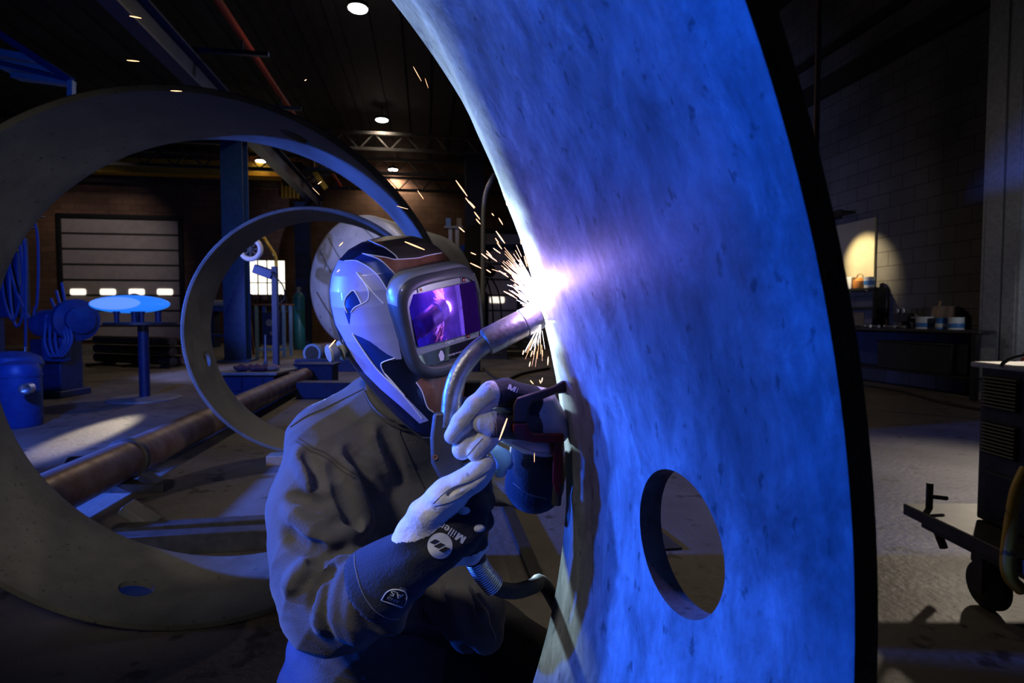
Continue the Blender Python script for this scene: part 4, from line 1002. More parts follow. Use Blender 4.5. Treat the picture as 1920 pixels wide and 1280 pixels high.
for k, (px, py, hh, lab) in enumerate(((925, 672, .5, 'low dark crate on the floor left under the torch nozzle'), (968, 668, .62, 'low dark crate on the floor under the sparks, right one'))):
    q = FL(px, py)
    e = MB().box((q.x, q.y, .03), (.9, .6, .06))
    for k2 in range(4):
        for sy in (-1, 1): e.box((q.x, q.y + sy * .28, .1 + k2 * (hh - .1) / 3.2), (.9, .03, .08))
    for sx in (-1, 1): e.box((q.x + sx * .43, q.y, hh / 2), (.04, .58, hh))
    tag(e.build('slatted_crate', M['dark_metal']), lab, 'crate')

q = FL(250, 1120)
tag(MB().box((q.x, q.y + .04, .012), (.34, .30, .024)).build('hole_blocker', M['black_metal'], bevel=.003), 'black steel shim added on the floor to darken the hole of the large grey ring', 'blocker')  # added plate, keeps the lit floor from showing bright through the hole
# ------------------------------------------------------------------ the welder
M['jacket'] = mat('jacket_cloth', (0.048, 0.0425, 0.039), 0.85, 0, (0.080, 0.072, 0.067), 7, 8, None, 0.25, 420, sheen=0.15)
M['seam'] = mat('jacket_seam', (0.045, 0.040, 0.036), 0.9)
M['denim'] = mat('denim', (0.035, 0.05, 0.10), 0.85, 0, (0.05, 0.07, 0.14), 9, 8, None, 0.3, 300)
M['apron'] = mat('dark_trousers', (0.020, 0.019, 0.019), 0.85, 0, (0.032, 0.03, 0.03), 9, 8, None, 0.25, 260)
M['leather'] = mat('white_leather', (0.62, 0.60, 0.57), 0.65, 0, (0.76, 0.745, 0.72), 26, 8, None, 0.18, 120, (38, 0.37, 0.30, (0.30, 0.27, 0.24)), lo=0.4, hi=0.6)
M['black_suede'] = mat('black_suede', (0.010, 0.010, 0.012), 0.85, 0, (0.020, 0.020, 0.024), 18, 8, None, 0.25, 260, sheen=0.08)
M['navy_suede'] = mat('navy_suede', (0.006, 0.010, 0.024), 0.9, 0, (0.011, 0.022, 0.052), 11, 8, None, 0.25, 220, sheen=0.12)
M['dark_leather'] = mat('dark_leather', (0.045, 0.038, 0.034), 0.75, 0, (0.075, 0.065, 0.058), 30, 8, None, 0.2, 160)
M['thread'] = mat('thread', (0.30, 0.29, 0.28), 0.7)
M['print_white'] = mat('print_white', (0.74, 0.75, 0.75), 0.6)
M['helmet_pale'] = mat('helmet_pale', (0.24, 0.27, 0.68), 0.42, 0.0, (0.36, 0.39, 0.82), 4.5, 4, None, coat=0.15)
M['helmet_blue'] = mat('helmet_blue', (0.012, 0.035, 0.20), 0.25, 0.2, (0.02, 0.06, 0.33), 5, 4, None, coat=0.6)
M['helmet_navy'] = mat('helmet_navy', (0.006, 0.008, 0.022), 0.28, 0.1, (0.012, 0.018, 0.05), 6, 4, None, coat=0.5)
M['helmet_wood'] = mat('helmet_wood', (0.13, 0.045, 0.022), 0.4, 0, (0.27, 0.12, 0.062), 30, 6, (1, 1, .18), coat=0.3)
M['helmet_olive'] = mat('helmet_olive', (0.035, 0.032, 0.026), 0.42, 0, (0.10, 0.075, 0.055), 5, 6, None, coat=0.2)
M['bezel'] = mat('bezel_plastic', (0.040, 0.043, 0.046), 0.42, 0.0, (0.052, 0.056, 0.06), 20, 4, None, 0.03, 400)
M['bezel_lit'] = mat('bezel_lit', (0.34, 0.36, 0.37), 0.3, 0.15)  # paler copy of the bezel plastic with the light painted in
M['visor_frame'] = mat('visor_frame', (0.24, 0.255, 0.27), 0.32, 0.3)
M['visor_black'] = mat('visor_black', (0.012, 0.012, 0.016), 0.08, 0.0, coat=0.5)
M['visor_glass'] = mat('visor_glass', (0.13, 0.028, 0.44), 0.04, 0.9, (0.17, 0.04, 0.52), 9, 4, None, coat=0.35)
M['pinstripe'] = mat('pinstripe', (0.80, 0.82, 0.86), 0.35)
M['knob'] = mat('knob_plastic', (0.22, 0.22, 0.17), 0.45)
M['skin'] = mat('skin', (0.42, 0.25, 0.18), 0.5)
M['hair'] = mat('skull_cap', (0.015, 0.014, 0.014), 0.9)

def Pr(px, py, d, r): return (P(px, py, d), mpx(r, d))
PERSON = P(745, 900, 1.25); PERSON.z = 0
pn = thing('person', 'kneeling welder in a dark jacket, painted helmet and long white gloves', 'person', PERSON)

# body under the clothes: neck and head, hidden by the helmet from the front
HO = P(752, 617, 1.115)
yaw, pitch, roll = R_(40), R_(6), R_(13)
hf = Vector((math.sin(yaw) * math.cos(pitch), -math.cos(yaw) * math.cos(pitch), -math.sin(pitch)))
hr = Vector((math.cos(yaw), math.sin(yaw), 0)); hu = hr.cross(hf) * -1
if hu.z < 0: hu = -hu
hr, hu = hr * math.cos(roll) + hu * math.sin(roll), hu * math.cos(roll) - hr * math.sin(roll)
HS = 1.045
def hl(x, y, z): return HO + (hr * x + hf * y + hu * z) * HS
bd = SDF(0.008)
bd.cap(hl(0, -.03, .04), hl(0, -.015, -.04), .088, .072, .02).cap(hl(0, .0, -.08), hl(0, .035, -.10), .045, .03, .03)
bd.cap(hl(0, -.03, -.05), P(742, 800, 1.19), .056, .062, .02)
bd.cap(hl(0, .06, -.03), hl(0, .07, -.05), .014, .016, .015)
for sx in (-1, 1): bd.cap(hl(sx * .082, -.02, .0), hl(sx * .085, -.025, -.035), .014, .01, .008)
co, F = bd.mesh('b'); co = relax(co, F, 2)
hd = link_mesh('head', np_mesh('head', co, F), M['skin'], pn, smooth=180)
cp_ = SDF(0.008); cp_.cap(hl(0, -.035, .055), hl(0, -.03, .02), .092, .09, .02)
co, F = cp_.mesh('b', lambda V, X: np.maximum(V, -((X - np.array(hl(0, 0, .015))) @ np.array(hu)) * 1.0)); co = relax(co, F, 1)
link_mesh('skull_cap', np_mesh('skull_cap', co, F), M['hair'], pn, smooth=180)

# trousers
tr = SDF(0.010)
tn = np.array([.45, -.89, 0])
tr.cap(P(735, 1130, 1.27), P(705, 1230, 1.27), mpx(150, 1.27), mpx(150, 1.27), .05, (tn, .75))
hipR, kneeR = P(630, 1260, 1.22), Vector((-.40, 1.05, .115))
tr.chain([(P(650, 1215, 1.24), mpx(96, 1.24)), (P(622, 1330, 1.17), mpx(90, 1.17)), (kneeR, .085)], .05)
tr.chain([(kneeR, .085), (Vector((-.36, 1.35, .085)), .07), (Vector((-.34, 1.52, .09)), .06)], .03)
kneeL = Vector((.03, 1.20, .60))
tr.chain([(P(800, 1215, 1.30), mpx(92, 1.3)), (P(900, 1215, 1.27), mpx(86, 1.27)), (kneeL, .078)], .05)
tr.chain([(kneeL, .078), (Vector((.02, 1.27, .36)), .068), (Vector((.01, 1.30, .12)), .055)], .03)
co, F = tr.mesh('t'); co = relax(co, F, 2)
nv = normals(co, F)
q = co; wv = .006 * np.sin(q[:, 0] * 34 + 7 * np.sin(q[:, 2] * 9) + q[:, 2] * 22) * np.sin(q[:, 2] * 31 + q[:, 1] * 13 + 3 * np.sin(q[:, 0] * 11))
co = co + nv * wv[:, None]
fc = co[F].mean(1)
mi_ = (fc[:, 0] > P(668, 1230, 1.2).x - .02).astype(int)
link_mesh('trousers', np_mesh('trousers', co, F, mi_), [M['denim'], M['apron']], pn, smooth=180)
for sx, a, b_, lab in ((0, Vector((-.34, 1.52, .075)), Vector((-.335, 1.60, .055)), 'r'), (1, Vector((.01, 1.30, .06)), Vector((.04, 1.14, .05)), 'l')):
    bt = SDF(0.008)
    if sx == 0: bt.chain([(Vector((-.345, 1.48, .09)), .058), (a, .052), (Vector((-.33, 1.66, .05)), .045), (Vector((-.33, 1.70, .045)), .04)], .02)
    else: bt.chain([(Vector((.01, 1.30, .17)), .062), (a, .055), (Vector((.035, 1.18, .05)), .046), (Vector((.05, 1.10, .044)), .042)], .02)
    co, F = bt.mesh('boot', lambda V, X: np.maximum(V, 0.004 - X[..., 2])); co = relax(co, F, 1)
    link_mesh('boot', np_mesh('boot', co, F), M['dark_leather'], pn, smooth=180)

# jacket: one continuous surface, folds added on a second pass along traced creases
jn = np.array([.42, -.90, 0.05]); jn /= np.linalg.norm(jn)
def jacket_base(s):
    s.cap(P(748, 1190, 1.25), P(752, 960, 1.24), mpx(168, 1.25), mpx(166, 1.24), .05, (jn, .66), tagi=0)
    s.cap(P(752, 960, 1.24), P(748, 860, 1.22), mpx(166, 1.24), mpx(120, 1.22), .05, (jn, .66))
    s.cap(P(625, 822, 1.15), P(735, 800, 1.20), mpx(60, 1.15), mpx(80, 1.2), .06)
    s.cap(P(735, 800, 1.20), P(868, 835, 1.28), mpx(80, 1.2), mpx(62, 1.28), .06)
    s.cap(P(742, 800, 1.19), P(733, 752, 1.165), mpx(78, 1.19), mpx(70, 1.165), .03)
    s.cap(P(684, 772, 1.17), P(620, 812, 1.15), mpx(46, 1.17), mpx(50, 1.15), .05)
    s.chain([Pr(612, 850, 1.13, 72), Pr(597, 950, 1.07, 82), Pr(606, 1060, 1.02, 82), Pr(628, 1130, .985, 80)], .05, tagi=1)
    s.chain([Pr(628, 1130, .985, 80), Pr(690, 1112, .945, 70), Pr(735, 1082, .915, 60)], .05, tagi=1)
    s.cap(P(640, 1095, 1.07), P(700, 1120, 1.15), mpx(66, 1.07), mpx(80, 1.15), .05)
    s.chain([Pr(868, 842, 1.27, 62), Pr(935, 880, 1.16, 56), Pr(992, 895, 1.07, 52)], .05, tagi=2)
    s.chain([Pr(992, 895, 1.07, 52), Pr(1010, 880, 1.02, 44), Pr(1010, 850, .99, 40)], .04, tagi=2)
    return s
j0 = jacket_base(SDF(0.009)); co, F = j0.mesh('j'); bv = bvh_of(co, F)
j1 = jacket_base(SDF(0.0042))
CR = [  # (sign, radius in px, points): + raises a fold, - sinks a crease
    (1, 9, [(618, 1030), (590, 1052), (562, 1075), (545, 1100)]), (1, 8, [(660, 1060), (640, 1100), (636, 1150), (645, 1190)]),
    (1, 8, [(680, 1075), (664, 1115), (662, 1165), (672, 1200)]), (1, 7, [(640, 1048), (612, 1090), (604, 1140), (606, 1180)]),
    (-1, 7, [(622, 1068), (596, 1100), (584, 1140)]),
    (-1, 9, [(702, 1005), (668, 1022), (630, 1030), (590, 1050)]), (1, 10, [(690, 985), (650, 1000), (610, 1012), (560, 1010)]),
    (1, 9, [(560, 850), (575, 880), (592, 915)]), (-1, 8, [(575, 850), (592, 885), (604, 920)]), (-1, 8, [(545, 930), (580, 940), (620, 936)]),
    (1, 9, [(540, 955), (575, 985), (610, 1000)]), (-1, 7, [(532, 1000), (560, 1020), (600, 1032)]),
    (1, 9, [(640, 850), (655, 890), (672, 930), (690, 975)]), (-1, 9, [(655, 845), (672, 885), (690, 925), (704, 990)]), (1, 8, [(690, 850), (702, 890), (716, 930)]),
    (-1, 8, [(625, 870), (640, 915), (655, 955), (668, 985)]), (1, 7, [(700, 800), (720, 850), (740, 900)]), (-1, 7, [(718, 810), (738, 860), (752, 905)]),
    (1, 8, [(790, 1120), (830, 1115), (862, 1140), (870, 1170)]), (-1, 7, [(800, 1135), (840, 1135), (860, 1165)]), (1, 7, [(720, 1180), (780, 1165), (840, 1185)]),
    (-1, 6, [(720, 1195), (790, 1182), (850, 1205)]), (1, 7, [(905, 880), (940, 905), (985, 935)]), (-1, 6, [(930, 880), (960, 905), (1000, 925)])]
for sg, r, pts in CR:
    w_ = []
    for q in spline(pts, 5):
        h = stick(bv, q[0], q[1], 0)
        if h is None: continue
        d = PX([h])[0][2]; w_.append((h, mpx(r, d)))
    if len(w_) > 2:
        n_ = len(w_); ch = []
        for i, (h, r_) in enumerate(w_):
            t_ = math.sin(math.pi * (i + .6) / (n_ + .2)) ** .6
            vdir = (EYE - h).normalized()
            if sg > 0: ch.append((h - vdir * r_ * (1.0 - .72 * t_), r_))
            else: ch.append((h + vdir * r_ * (1.0 - .78 * t_), r_))
        j1.chain(ch, .018 if sg > 0 else .014, None, 'u' if sg > 0 else 's', tagi=9)
hemz = np.array(P(745, 1212, 1.2))[2]
sleeve_end = np.array(P(742, 1078, .912)); sd_ = np.array(P(742, 1078, .912) - P(690, 1112, .945)); sd_ /= np.linalg.norm(sd_)
def cut_jacket(V, X):
    return V
co, F = j1.mesh('j', cut_jacket); co = relax(co, F, 2)
nv = normals(co, F); q = co
def ridged(q, f, ph, dirv, warp):
    u_ = q @ np.array(dirv); 
    w1 = np.sin(q[:, 0] * f * .31 + ph) + np.sin(q[:, 2] * f * .27 + 1.7 * ph) + np.sin(q[:, 1] * f * .37 + .6 * ph)
    return 1 - np.abs(np.sin(u_ * f + warp * w1 + ph)) ** .7
def mask(q, f, ph): return np.clip(.5 + .6 * np.sin(q[:, 0] * f + ph + 1.3 * np.sin(q[:, 2] * f * .8)) * np.sin(q[:, 2] * f * 1.1 + 2 * ph), 0, 1)
wv = .0050 * ridged(q, 26, .4, (.5, .2, .85), 1.6) * mask(q, 11, .3) + .0034 * ridged(q, 47, 2.1, (-.6, .3, .75), 1.9) * mask(q, 17, 1.9) + .0016 * ridged(q, 105, 4.0, (.3, .4, .86), 2.2) * mask(q, 29, .8) - .003
co = co + nv * wv[:, None]
jk = link_mesh('jacket', np_mesh('jacket', co, F), M['jacket'], pn, smooth=180)
bvj = bvh_of(co, F)
e = MB()
SEAMS = [[(560, 822), (585, 838), (612, 850), (640, 872), (668, 890)], [(556, 828), (582, 844), (610, 857), (637, 879), (664, 896)],
         [(749, 810), (765, 850), (780, 885), (795, 915)], [(749, 810), (752, 800), (770, 792), (800, 790)],
         [(545, 800), (575, 780), (610, 765), (650, 745), (690, 725)],
         [(846, 1165), (848, 1215), (846, 1270)], [(722, 1185), (780, 1192), (830, 1210)]]
for s_ in SEAMS:
    e = MB(); stripe(e, bvj, s_, .0016, .0004)
    if e.v: e.build('seam', M['seam'], jk)
# collar
cb_ = spline([(686, 742), (700, 768), (728, 792), (764, 806), (800, 802), (822, 790)], 8)
vs, fs, rows = [], [], []
for px, py in cb_:
    a_ = [stick(bvj, px, py, .003), stick(bvj, px + 3, py - 9, .012), stick(bvj, px + 6, py - 20, .013)]
    if None in a_: continue
    a_.append(a_[2] + Vector((0, .012, .006))); a_.append(a_[2] + Vector((0, .03, -.02))); rows.append(a_)
for r_ in rows: vs += r_
for i in range(len(rows) - 1):
    for k in range(4): fs.append((i * 5 + k, i * 5 + k + 1, i * 5 + 6 + k, i * 5 + 5 + k))
if rows:
    cm_ = MB().add(vs, fs).build('collar', M['jacket'], jk, smooth=180)
    ce_ = MB(); ce_.tube([r_[1] + (EYE - r_[1]).normalized() * .001 for r_ in rows], .0014, 6).tube([r_[0] + (EYE - r_[0]).normalized() * .001 for r_ in rows], .0016, 6)
    ce_.build('collar_seam', M['seam'], jk)
# loose jacket hem flap at the right
fl = SDF(0.006)
fl.chain([Pr(868, 1085, 1.10, 46), Pr(900, 1150, 1.06, 44), Pr(915, 1195, 1.04, 34)], .04, (jn, .35)).chain([Pr(830, 1120, 1.12, 40), Pr(880, 1190, 1.08, 36)], .04, (jn, .4))
fl.chain([Pr(880, 1100, 1.03, 6), Pr(905, 1150, 1.01, 7), Pr(930, 1200, 1.0, 6)], .02).chain([Pr(835, 1110, 1.05, 6), Pr(858, 1150, 1.04, 7), Pr(875, 1195, 1.03, 6)], .02)
co, F = fl.mesh('f'); co = relax(co, F, 2)
link_mesh('hem_flap', np_mesh('hem_flap', co, F), M['jacket'], jk, smooth=180)

# ------------------------------------------------------------------ helmet
RZ = [-.182, -.165, -.14, -.11, -.08, -.05, -.02, .01, .04, .07, .095, .12, .14, .156, .166, .172]
AW = [.050, .060, .072, .084, .094, .103, .110, .116, .119, .119, .115, .105, .090, .070, .045, .0]
BF = [.118, .122, .126, .130, .132, .132, .130, .127, .122, .115, .106, .094, .078, .058, .035, .0]
PM = [46, 54, 62, 70, 78, 85, 90, 93, 96, 99, 103, 111, 125, 145, 160, 175]
BB = [.03, .03, .035, .04, .05, .055, .06, .062, .066, .072, .078, .08, .074, .06, .038, .0]
zz = np.linspace(-.182, .1715, 380); zz[-40:] = .1715 - (.1715 - zz[-40]) * (np.linspace(1, 0, 40) ** 1.6)
nphi = 460; vs = np.zeros((len(zz), nphi, 3))
for i, z in enumerate(zz):
    a, b_, pm, bb_ = (np.interp(z, RZ, t) for t in (AW, BF, PM, BB))
    ph = np.radians(np.linspace(-pm, pm, nphi)); cs_, sn_ = np.cos(ph), np.sin(ph)
    x = a * np.sign(sn_) * np.abs(sn_) ** .92
    y = np.where(cs_ > 0, b_ * np.abs(cs_) ** .92, -bb_ * np.abs(cs_))
    ridge = .006 * np.exp(-((np.abs(x) - .055) / .014) ** 2) * np.clip((z - .02) / .08, 0, 1) * (cs_ > 0)
    vs[i] = np.stack([x * (1 + .0), y + ridge, np.full(nphi, z) + .0 * x], 1)
W_ = np.array(HO) + HS * (vs[..., 0:1] * np.array(hr) + vs[..., 1:2] * np.array(hf) + vs[..., 2:3] * np.array(hu))
co = W_.reshape(-1, 3); I = np.arange(len(zz) * nphi).reshape(len(zz), nphi)
F = np.stack([I[:-1, :-1], I[:-1, 1:], I[1:, 1:], I[1:, :-1]], -1).reshape(-1, 4)
def HC(pts): return [(630 + x / 3.557, 430 + y / 3.557) for x, y in pts]
REG = [(1, [(-60, 195), (65, 215), (140, 215), (220, 255), (290, 320), (400, 405), (400, 440), (400, 560), (400, 640), (420, 760), (440, 860), (320, 880), (305, 905), (330, 960), (460, 1105), (620, 1270), (560, 1290), (440, 1180), (300, 1060), (200, 960), (120, 850), (40, 700), (-60, 520), (-60, 250)]),
       (2, [(116, 692), (170, 715), (230, 745), (290, 790), (345, 830), (400, 858), (320, 880), (305, 905), (330, 960), (460, 1105), (575, 1255), (440, 1090), (280, 930), (165, 770)]),
       (2, [(67, 560), (62, 500), (75, 450), (115, 410), (140, 430), (175, 500), (130, 520), (105, 552), (95, 640)]),
       (2, [(181, 165), (290, 205), (360, 270), (420, 330), (415, 360), (370, 385), (350, 415), (290, 320), (220, 255), (140, 215), (120, 200)]),
       (3, [(181, 165), (260, 180), (330, 192), (380, 203), (420, 203), (540, 195), (600, 180), (725, 155), (900, 240), (900, 360), (430, 420), (420, 330), (360, 270), (290, 205)]),
       (4, [(222, 80), (330, 20), (500, 0), (620, 30), (800, 130), (725, 155), (600, 180), (540, 195), (412, 200), (385, 170), (330, 130)]),
       (3, [(225, 84), (340, 30), (500, 20), (560, 42), (420, 60), (330, 75), (300, 110)]),
       (3, [(535, 1015), (575, 1080), (610, 1180), (650, 1215), (760, 1240), (945, 1060), (960, 895), (850, 900), (600, 960)])]
fc = co[F].mean(1); pxy = PX(fc)[:, :2]; mi_ = np.zeros(len(F), int)
fr = (np.array(EYE) - fc); fn = np.cross(co[F[:, 2]] - co[F[:, 0]], co[F[:, 3]] - co[F[:, 1]])
facing = np.abs((fn * fr).sum(1)) > 0
loc = (fc - np.array(HO)) / HS
lx = loc @ np.array(hr); lz = loc @ np.array(hu)
out = (fn * (fc - np.array(hl(0, -.02, .0)))).sum(1); vis = (fn * fr).sum(1) * np.sign(out) > 0
for k, poly in REG: mi_[inpoly(pxy, HC(poly)) & vis] = k
mi_[(~vis) & (lx > .03) & (lz < .06)] = 1        # the far cheek carries the same pale panel
hm = bpy.data.objects.new('welding_helmet', None); COL.objects.link(hm); hm.empty_display_size = .1
hm.location = HO; ORG[hm.name] = HO.copy(); hm.parent = pn; hm.matrix_parent_inverse = Matrix.Translation(-PERSON)
hm['label'] = 'dark helmet with pale blue, wood brown and white striped paint'
sh = link_mesh('helmet_shell', np_mesh('helmet_shell', co, F, mi_), [M['helmet_navy'], M['helmet_pale'], M['helmet_blue'], M['helmet_wood'], M['helmet_olive']], hm, smooth=180)
sd = sh.modifiers.new('thickness', 'SOLIDIFY'); sd.thickness = .0035; sd.offset = -1 if False else 0
bvh_s = bvh_of(co, F)
e = MB()
STR = [[(65, 215), (140, 215), (220, 255), (290, 320), (350, 415)], [(181, 165), (290, 205), (360, 270), (420, 330)], [(181, 165), (260, 180), (330, 192), (380, 203), (420, 203), (540, 195), (600, 180), (725, 155)],
       [(222, 80), (275, 105), (330, 130), (385, 170), (412, 200)], [(725, 155), (680, 118), (610, 70)], [(140, 290), (185, 345), (215, 400), (222, 440), (205, 480), (130, 520), (105, 552)],
       [(140, 290), (230, 400), (320, 495)], [(80, 555), (62, 500), (75, 450), (115, 410), (140, 430), (175, 500)], [(115, 690), (165, 770), (280, 930), (440, 1090), (575, 1255)],
       [(395, 855), (320, 880), (305, 905), (330, 960), (395, 1040), (460, 1105)], [(460, 1105), (370, 1000), (330, 958)], [(535, 1015), (575, 1080), (610, 1180), (650, 1215)], [(958, 895), (948, 960), (942, 1060)]]
for s_ in STR: stripe(e, bvh_s, HC(s_), .0011, .0022, n=10)
e.build('pinstripe', M['pinstripe'], hm)
# black rubber edge round the shell opening
eb = [Vector(W_[i, 0]) for i in range(0, len(zz) - 2, 2)]; eb2 = [Vector(W_[i, -1]) for i in range(0, len(zz) - 2, 2)]
MB().tube(eb, .0032, 8).tube(eb2, .0032, 8).tube([Vector(W_[0, k]) for k in range(0, nphi, 5)], .0032, 8).build('edge_trim', M['rubber'], hm)
# bezel
def rr(hw, hh, y, n=72, e_=4.0, top=1.0, bot=.88, zc=-.012, sag=0.0, x0=0.0):
    o = []
    for k in range(n):
        t = 2 * math.pi * k / n; c_, s_ = math.cos(t), math.sin(t)
        x = hw * math.copysign(abs(c_) ** (2 / e_), c_); z = hh * math.copysign(abs(s_) ** (2 / e_), s_)
        x *= top + (bot - top) * (.5 - .5 * z / hh)
        o.append(hl(x + x0, y - sag * (x / hw) ** 2, z + zc))
    return o
loops = [rr(.092, .099, .070, zc=.024, x0=.016, sag=.045), rr(.0905, .097, .105, zc=.025, x0=.016, sag=.034), rr(.089, .094, .127, zc=.025, x0=.017, sag=.022), rr(.086, .090, .139, zc=.024, x0=.017, sag=.014), rr(.081, .083, .1445, zc=.024, x0=.017, sag=.010), rr(.0765, .0735, .1455, zc=.026, x0=.017, sag=.008), rr(.0745, .0705, .143, zc=.026, x0=.017, sag=.005), rr(.073, .069, .128, zc=.026, x0=.017)]
vs = [p for l in loops for p in l]; n_ = 72; fs = []; ms = []
for i in range(len(loops) - 1):
    for k in range(n_):
        fs.append((i * n_ + k, i * n_ + (k + 1) % n_, (i + 1) * n_ + (k + 1) % n_, (i + 1) * n_ + k))
        t = 2 * math.pi * (k + .5) / n_; ms.append(1 if i in (1, 2) and math.sin(t) > .30 else 0)  # upper faces get the colour with painted-in light
e = MB().add(vs, fs); e.m = ms
e.build('bezel', [M['bezel'], M['bezel_lit']], hm, smooth=60)
def plate(hw0, hw1, z0, z1, y, th=.004, mi=0, x0=0.0, curve=0.0, mb=None):
    mb = mb or MB(); n_ = 12; vs = []
    for yy in (y - th, y):
        for j in range(2):
            for k in range(n_ + 1):
                t = -1 + 2 * k / n_; hw = hw1 if j else hw0
                vs.append(hl(x0 + hw * t, yy - curve * t * t, z1 if j else z0))
    m_ = n_ + 1; fs = []
    for b_ in (0, 2 * m_):
        for k in range(n_): fs.append((b_ + k, b_ + k + 1, b_ + m_ + k + 1, b_ + m_ + k))
    for k in range(n_):
        fs.append((k, k + 1, 2 * m_ + k + 1, 2 * m_ + k)); fs.append((m_ + k, m_ + k + 1, 3 * m_ + k + 1, 3 * m_ + k))
    fs += [(0, m_, 3 * m_, 2 * m_), (n_, m_ + n_, 3 * m_ + n_, 2 * m_ + n_)]
    return mb.add(vs, fs, mi)
X0, Z0 = .017, .027
plate(.067, .073, Z0 - .070, Z0 + .069, .1325, .006, x0=X0).build('visor_frame', M['visor_frame'], hm, smooth=20)
def glass_normal():
    c_ = hl(X0 + .012, .137, Z0 + .012); a1 = (EYE - c_).normalized(); a2 = (P(1022, 588, .925) - c_).normalized()
    n_ = (a1 + a2).normalized()
    return n_.dot(hr), n_.dot(hf), n_.dot(hu)
gx, gy, gz = glass_normal()
sx_, sz_ = max(-.07, min(.07, gx / gy)), max(-.07, min(.07, gz / gy))
GM = MB()
gw0, gw1, gz0, gz1 = .0615, .0655, Z0 - .030, Z0 + .057
n1, n2 = 16, 8; gv = []
for yo in (0, -.003):
    for j in range(n2 + 1):
        for k in range(n1 + 1):
            t, q_ = -1 + 2 * k / n1, j / n2; x = X0 + (gw0 + (gw1 - gw0) * q_) * t; z = gz0 + (gz1 - gz0) * q_
            gv.append(hl(x, .1405 + yo - sx_ * (x - X0) - sz_ * (z - (gz0 + gz1) / 2) - .0018 * t * t, z))
m1, m2 = n1 + 1, (n1 + 1) * (n2 + 1); gf = []
for o_ in (0, m2):
    for j in range(n2):
        for k in range(n1): gf.append((o_ + j * m1 + k, o_ + j * m1 + k + 1, o_ + (j + 1) * m1 + k + 1, o_ + (j + 1) * m1 + k))
for k in range(n1):
    gf += [(k, k + 1, m2 + k + 1, m2 + k), (n2 * m1 + k, n2 * m1 + k + 1, m2 + n2 * m1 + k + 1, m2 + n2 * m1 + k)]
for j in range(n2):
    gf += [(j * m1, (j + 1) * m1, m2 + (j + 1) * m1, m2 + j * m1), (j * m1 + n1, (j + 1) * m1 + n1, m2 + (j + 1) * m1 + n1, m2 + j * m1 + n1)]
GM.add(gv, gf).build('visor_glass', M['visor_glass'], hm, 'purple mirror-like auto darkening glass', smooth=40)
plate(.061, .063, Z0 - .068, Z0 - .044, .1345, .003, x0=X0).build('lower_panel', M['visor_black'], hm, 'glossy black strip with small white lettering', smooth=20)
e = MB()
for x, z in ((-.040, .0625), (.046, .0625), (.040, -.0365)):
    for mi_k, s_ in ((0, .0050), (1, .0034), (2, .0018)):
        y_ = .1340 + .0005 * (2 + mi_k)
        e.add([hl(X0 + x + sx * s_, y_, Z0 + z + sz * s_) for sx, sz in ((-1, -1), (1, -1), (1, 1), (-1, 1))], [(0, 1, 2, 3)], mi_k)
e.build('arc_sensor', [M['visor_frame'], M['visor_black'], M['red_pipe']], hm)
e = MB()
lettering(e, 'Digital Infinity', lambda x, y: hl(X0 - .008 + x, .1338, Z0 - .0385 + y), .0050, .042, .01)
lettering(e, 'ClearLight 4x Lens Technology', lambda x, y: hl(X0 - .006 + x, .1353, Z0 - .061 + y), .0030, .046, .01)
e.add([hl(X0 - .023 + a * 1.15, .1353, Z0 - .065 + b_ * 1.15) for a, b_ in ((0, 0), (.006, .0), (.008, .006), (.006, .014), (.003, .016), (-.002, .010))], [(0, 1, 2, 3, 4, 5)])
e.build('lettering', M['print_white'], hm, smooth=0)
kx = hl(-.113, -.012, -.012)
MB().lathe(kx, -hr, [(.014, -.004), (.019, .0), (.019, .005), (.009, .007), (.009, .011), (.016, .013), (.0175, .018), (.0175, .026), (.015, .029), (.006, .030)], 20).build('headgear_knob', M['knob'], hm, smooth=30)

# ------------------------------------------------------------------ gloves
def glove(name, s, mats, label):
    co, F = s.mesh('g'); co = relax(co, F, 2)
    tg = s.tags(co[F].mean(1))
    nv = normals(co, F); q = co
    wv = .0007 * np.sin(q[:, 0] * 210 + 6 * np.sin(q[:, 2] * 60)) * np.sin(q[:, 2] * 190 + 5 * np.sin(q[:, 1] * 70))
    co = co + nv * wv[:, None]
    o = link_mesh(name, np_mesh(name, co, F, tg), mats, pn, label, smooth=180)
    return o, bvh_of(co, F)
WH, BK, NV, DK = 0, 1, 2, 3
gm = [M['leather'], M['black_suede'], M['navy_suede'], M['dark_leather']]
g = SDF(0.0018)
# right hand: gauntlet, wrist, back of the hand, thumb along the torch grip, fingers curled round behind it
vd = np.array(ray(800, 1000).normalized())
g.cap(P(712, 1092, .900), P(782, 1040, .872), mpx(74, .90), mpx(56, .872), .012, tagi=NV)
g.cap(P(782, 1040, .872), P(812, 1016, .868), mpx(56, .872), mpx(52, .868), .012, (vd, .85), tagi=BK)
g.cap(P(812, 1016, .868), P(852, 978, .862), mpx(52, .868), mpx(56, .862), .015, (vd, .62), tagi=BK)
g.cap(P(852, 978, .862), P(876, 950, .864), mpx(56, .862), mpx(42, .864), .015, (vd, .6), tagi=BK)
for (x0, y0), (x1, y1), (x2, y2), r in (((880, 918), (903, 900), (898, 880), 19), ((888, 950), (910, 938), (904, 915), 19.5), ((886, 984), (906, 975), (902, 950), 19), ((872, 1022), (896, 1014), (896, 990), 17)):
    g.chain([Pr(x0, y0, .862, r), Pr(x1, y1, .886, r), Pr(x2, y2, .920, r * .95), Pr(x2 - 22, y2 + 4, .928, r * .85)], .005, tagi=BK)
g.chain([Pr(852, 1046, .868, 12), Pr(885, 1040, .880, 16), Pr(903, 1022, .895, 15)], .008, tagi=WH)
g.chain([Pr(772, 990, .858, 24), Pr(800, 962, .846, 29), Pr(838, 928, .838, 29), Pr(872, 905, .836, 25)], .014, tagi=WH)
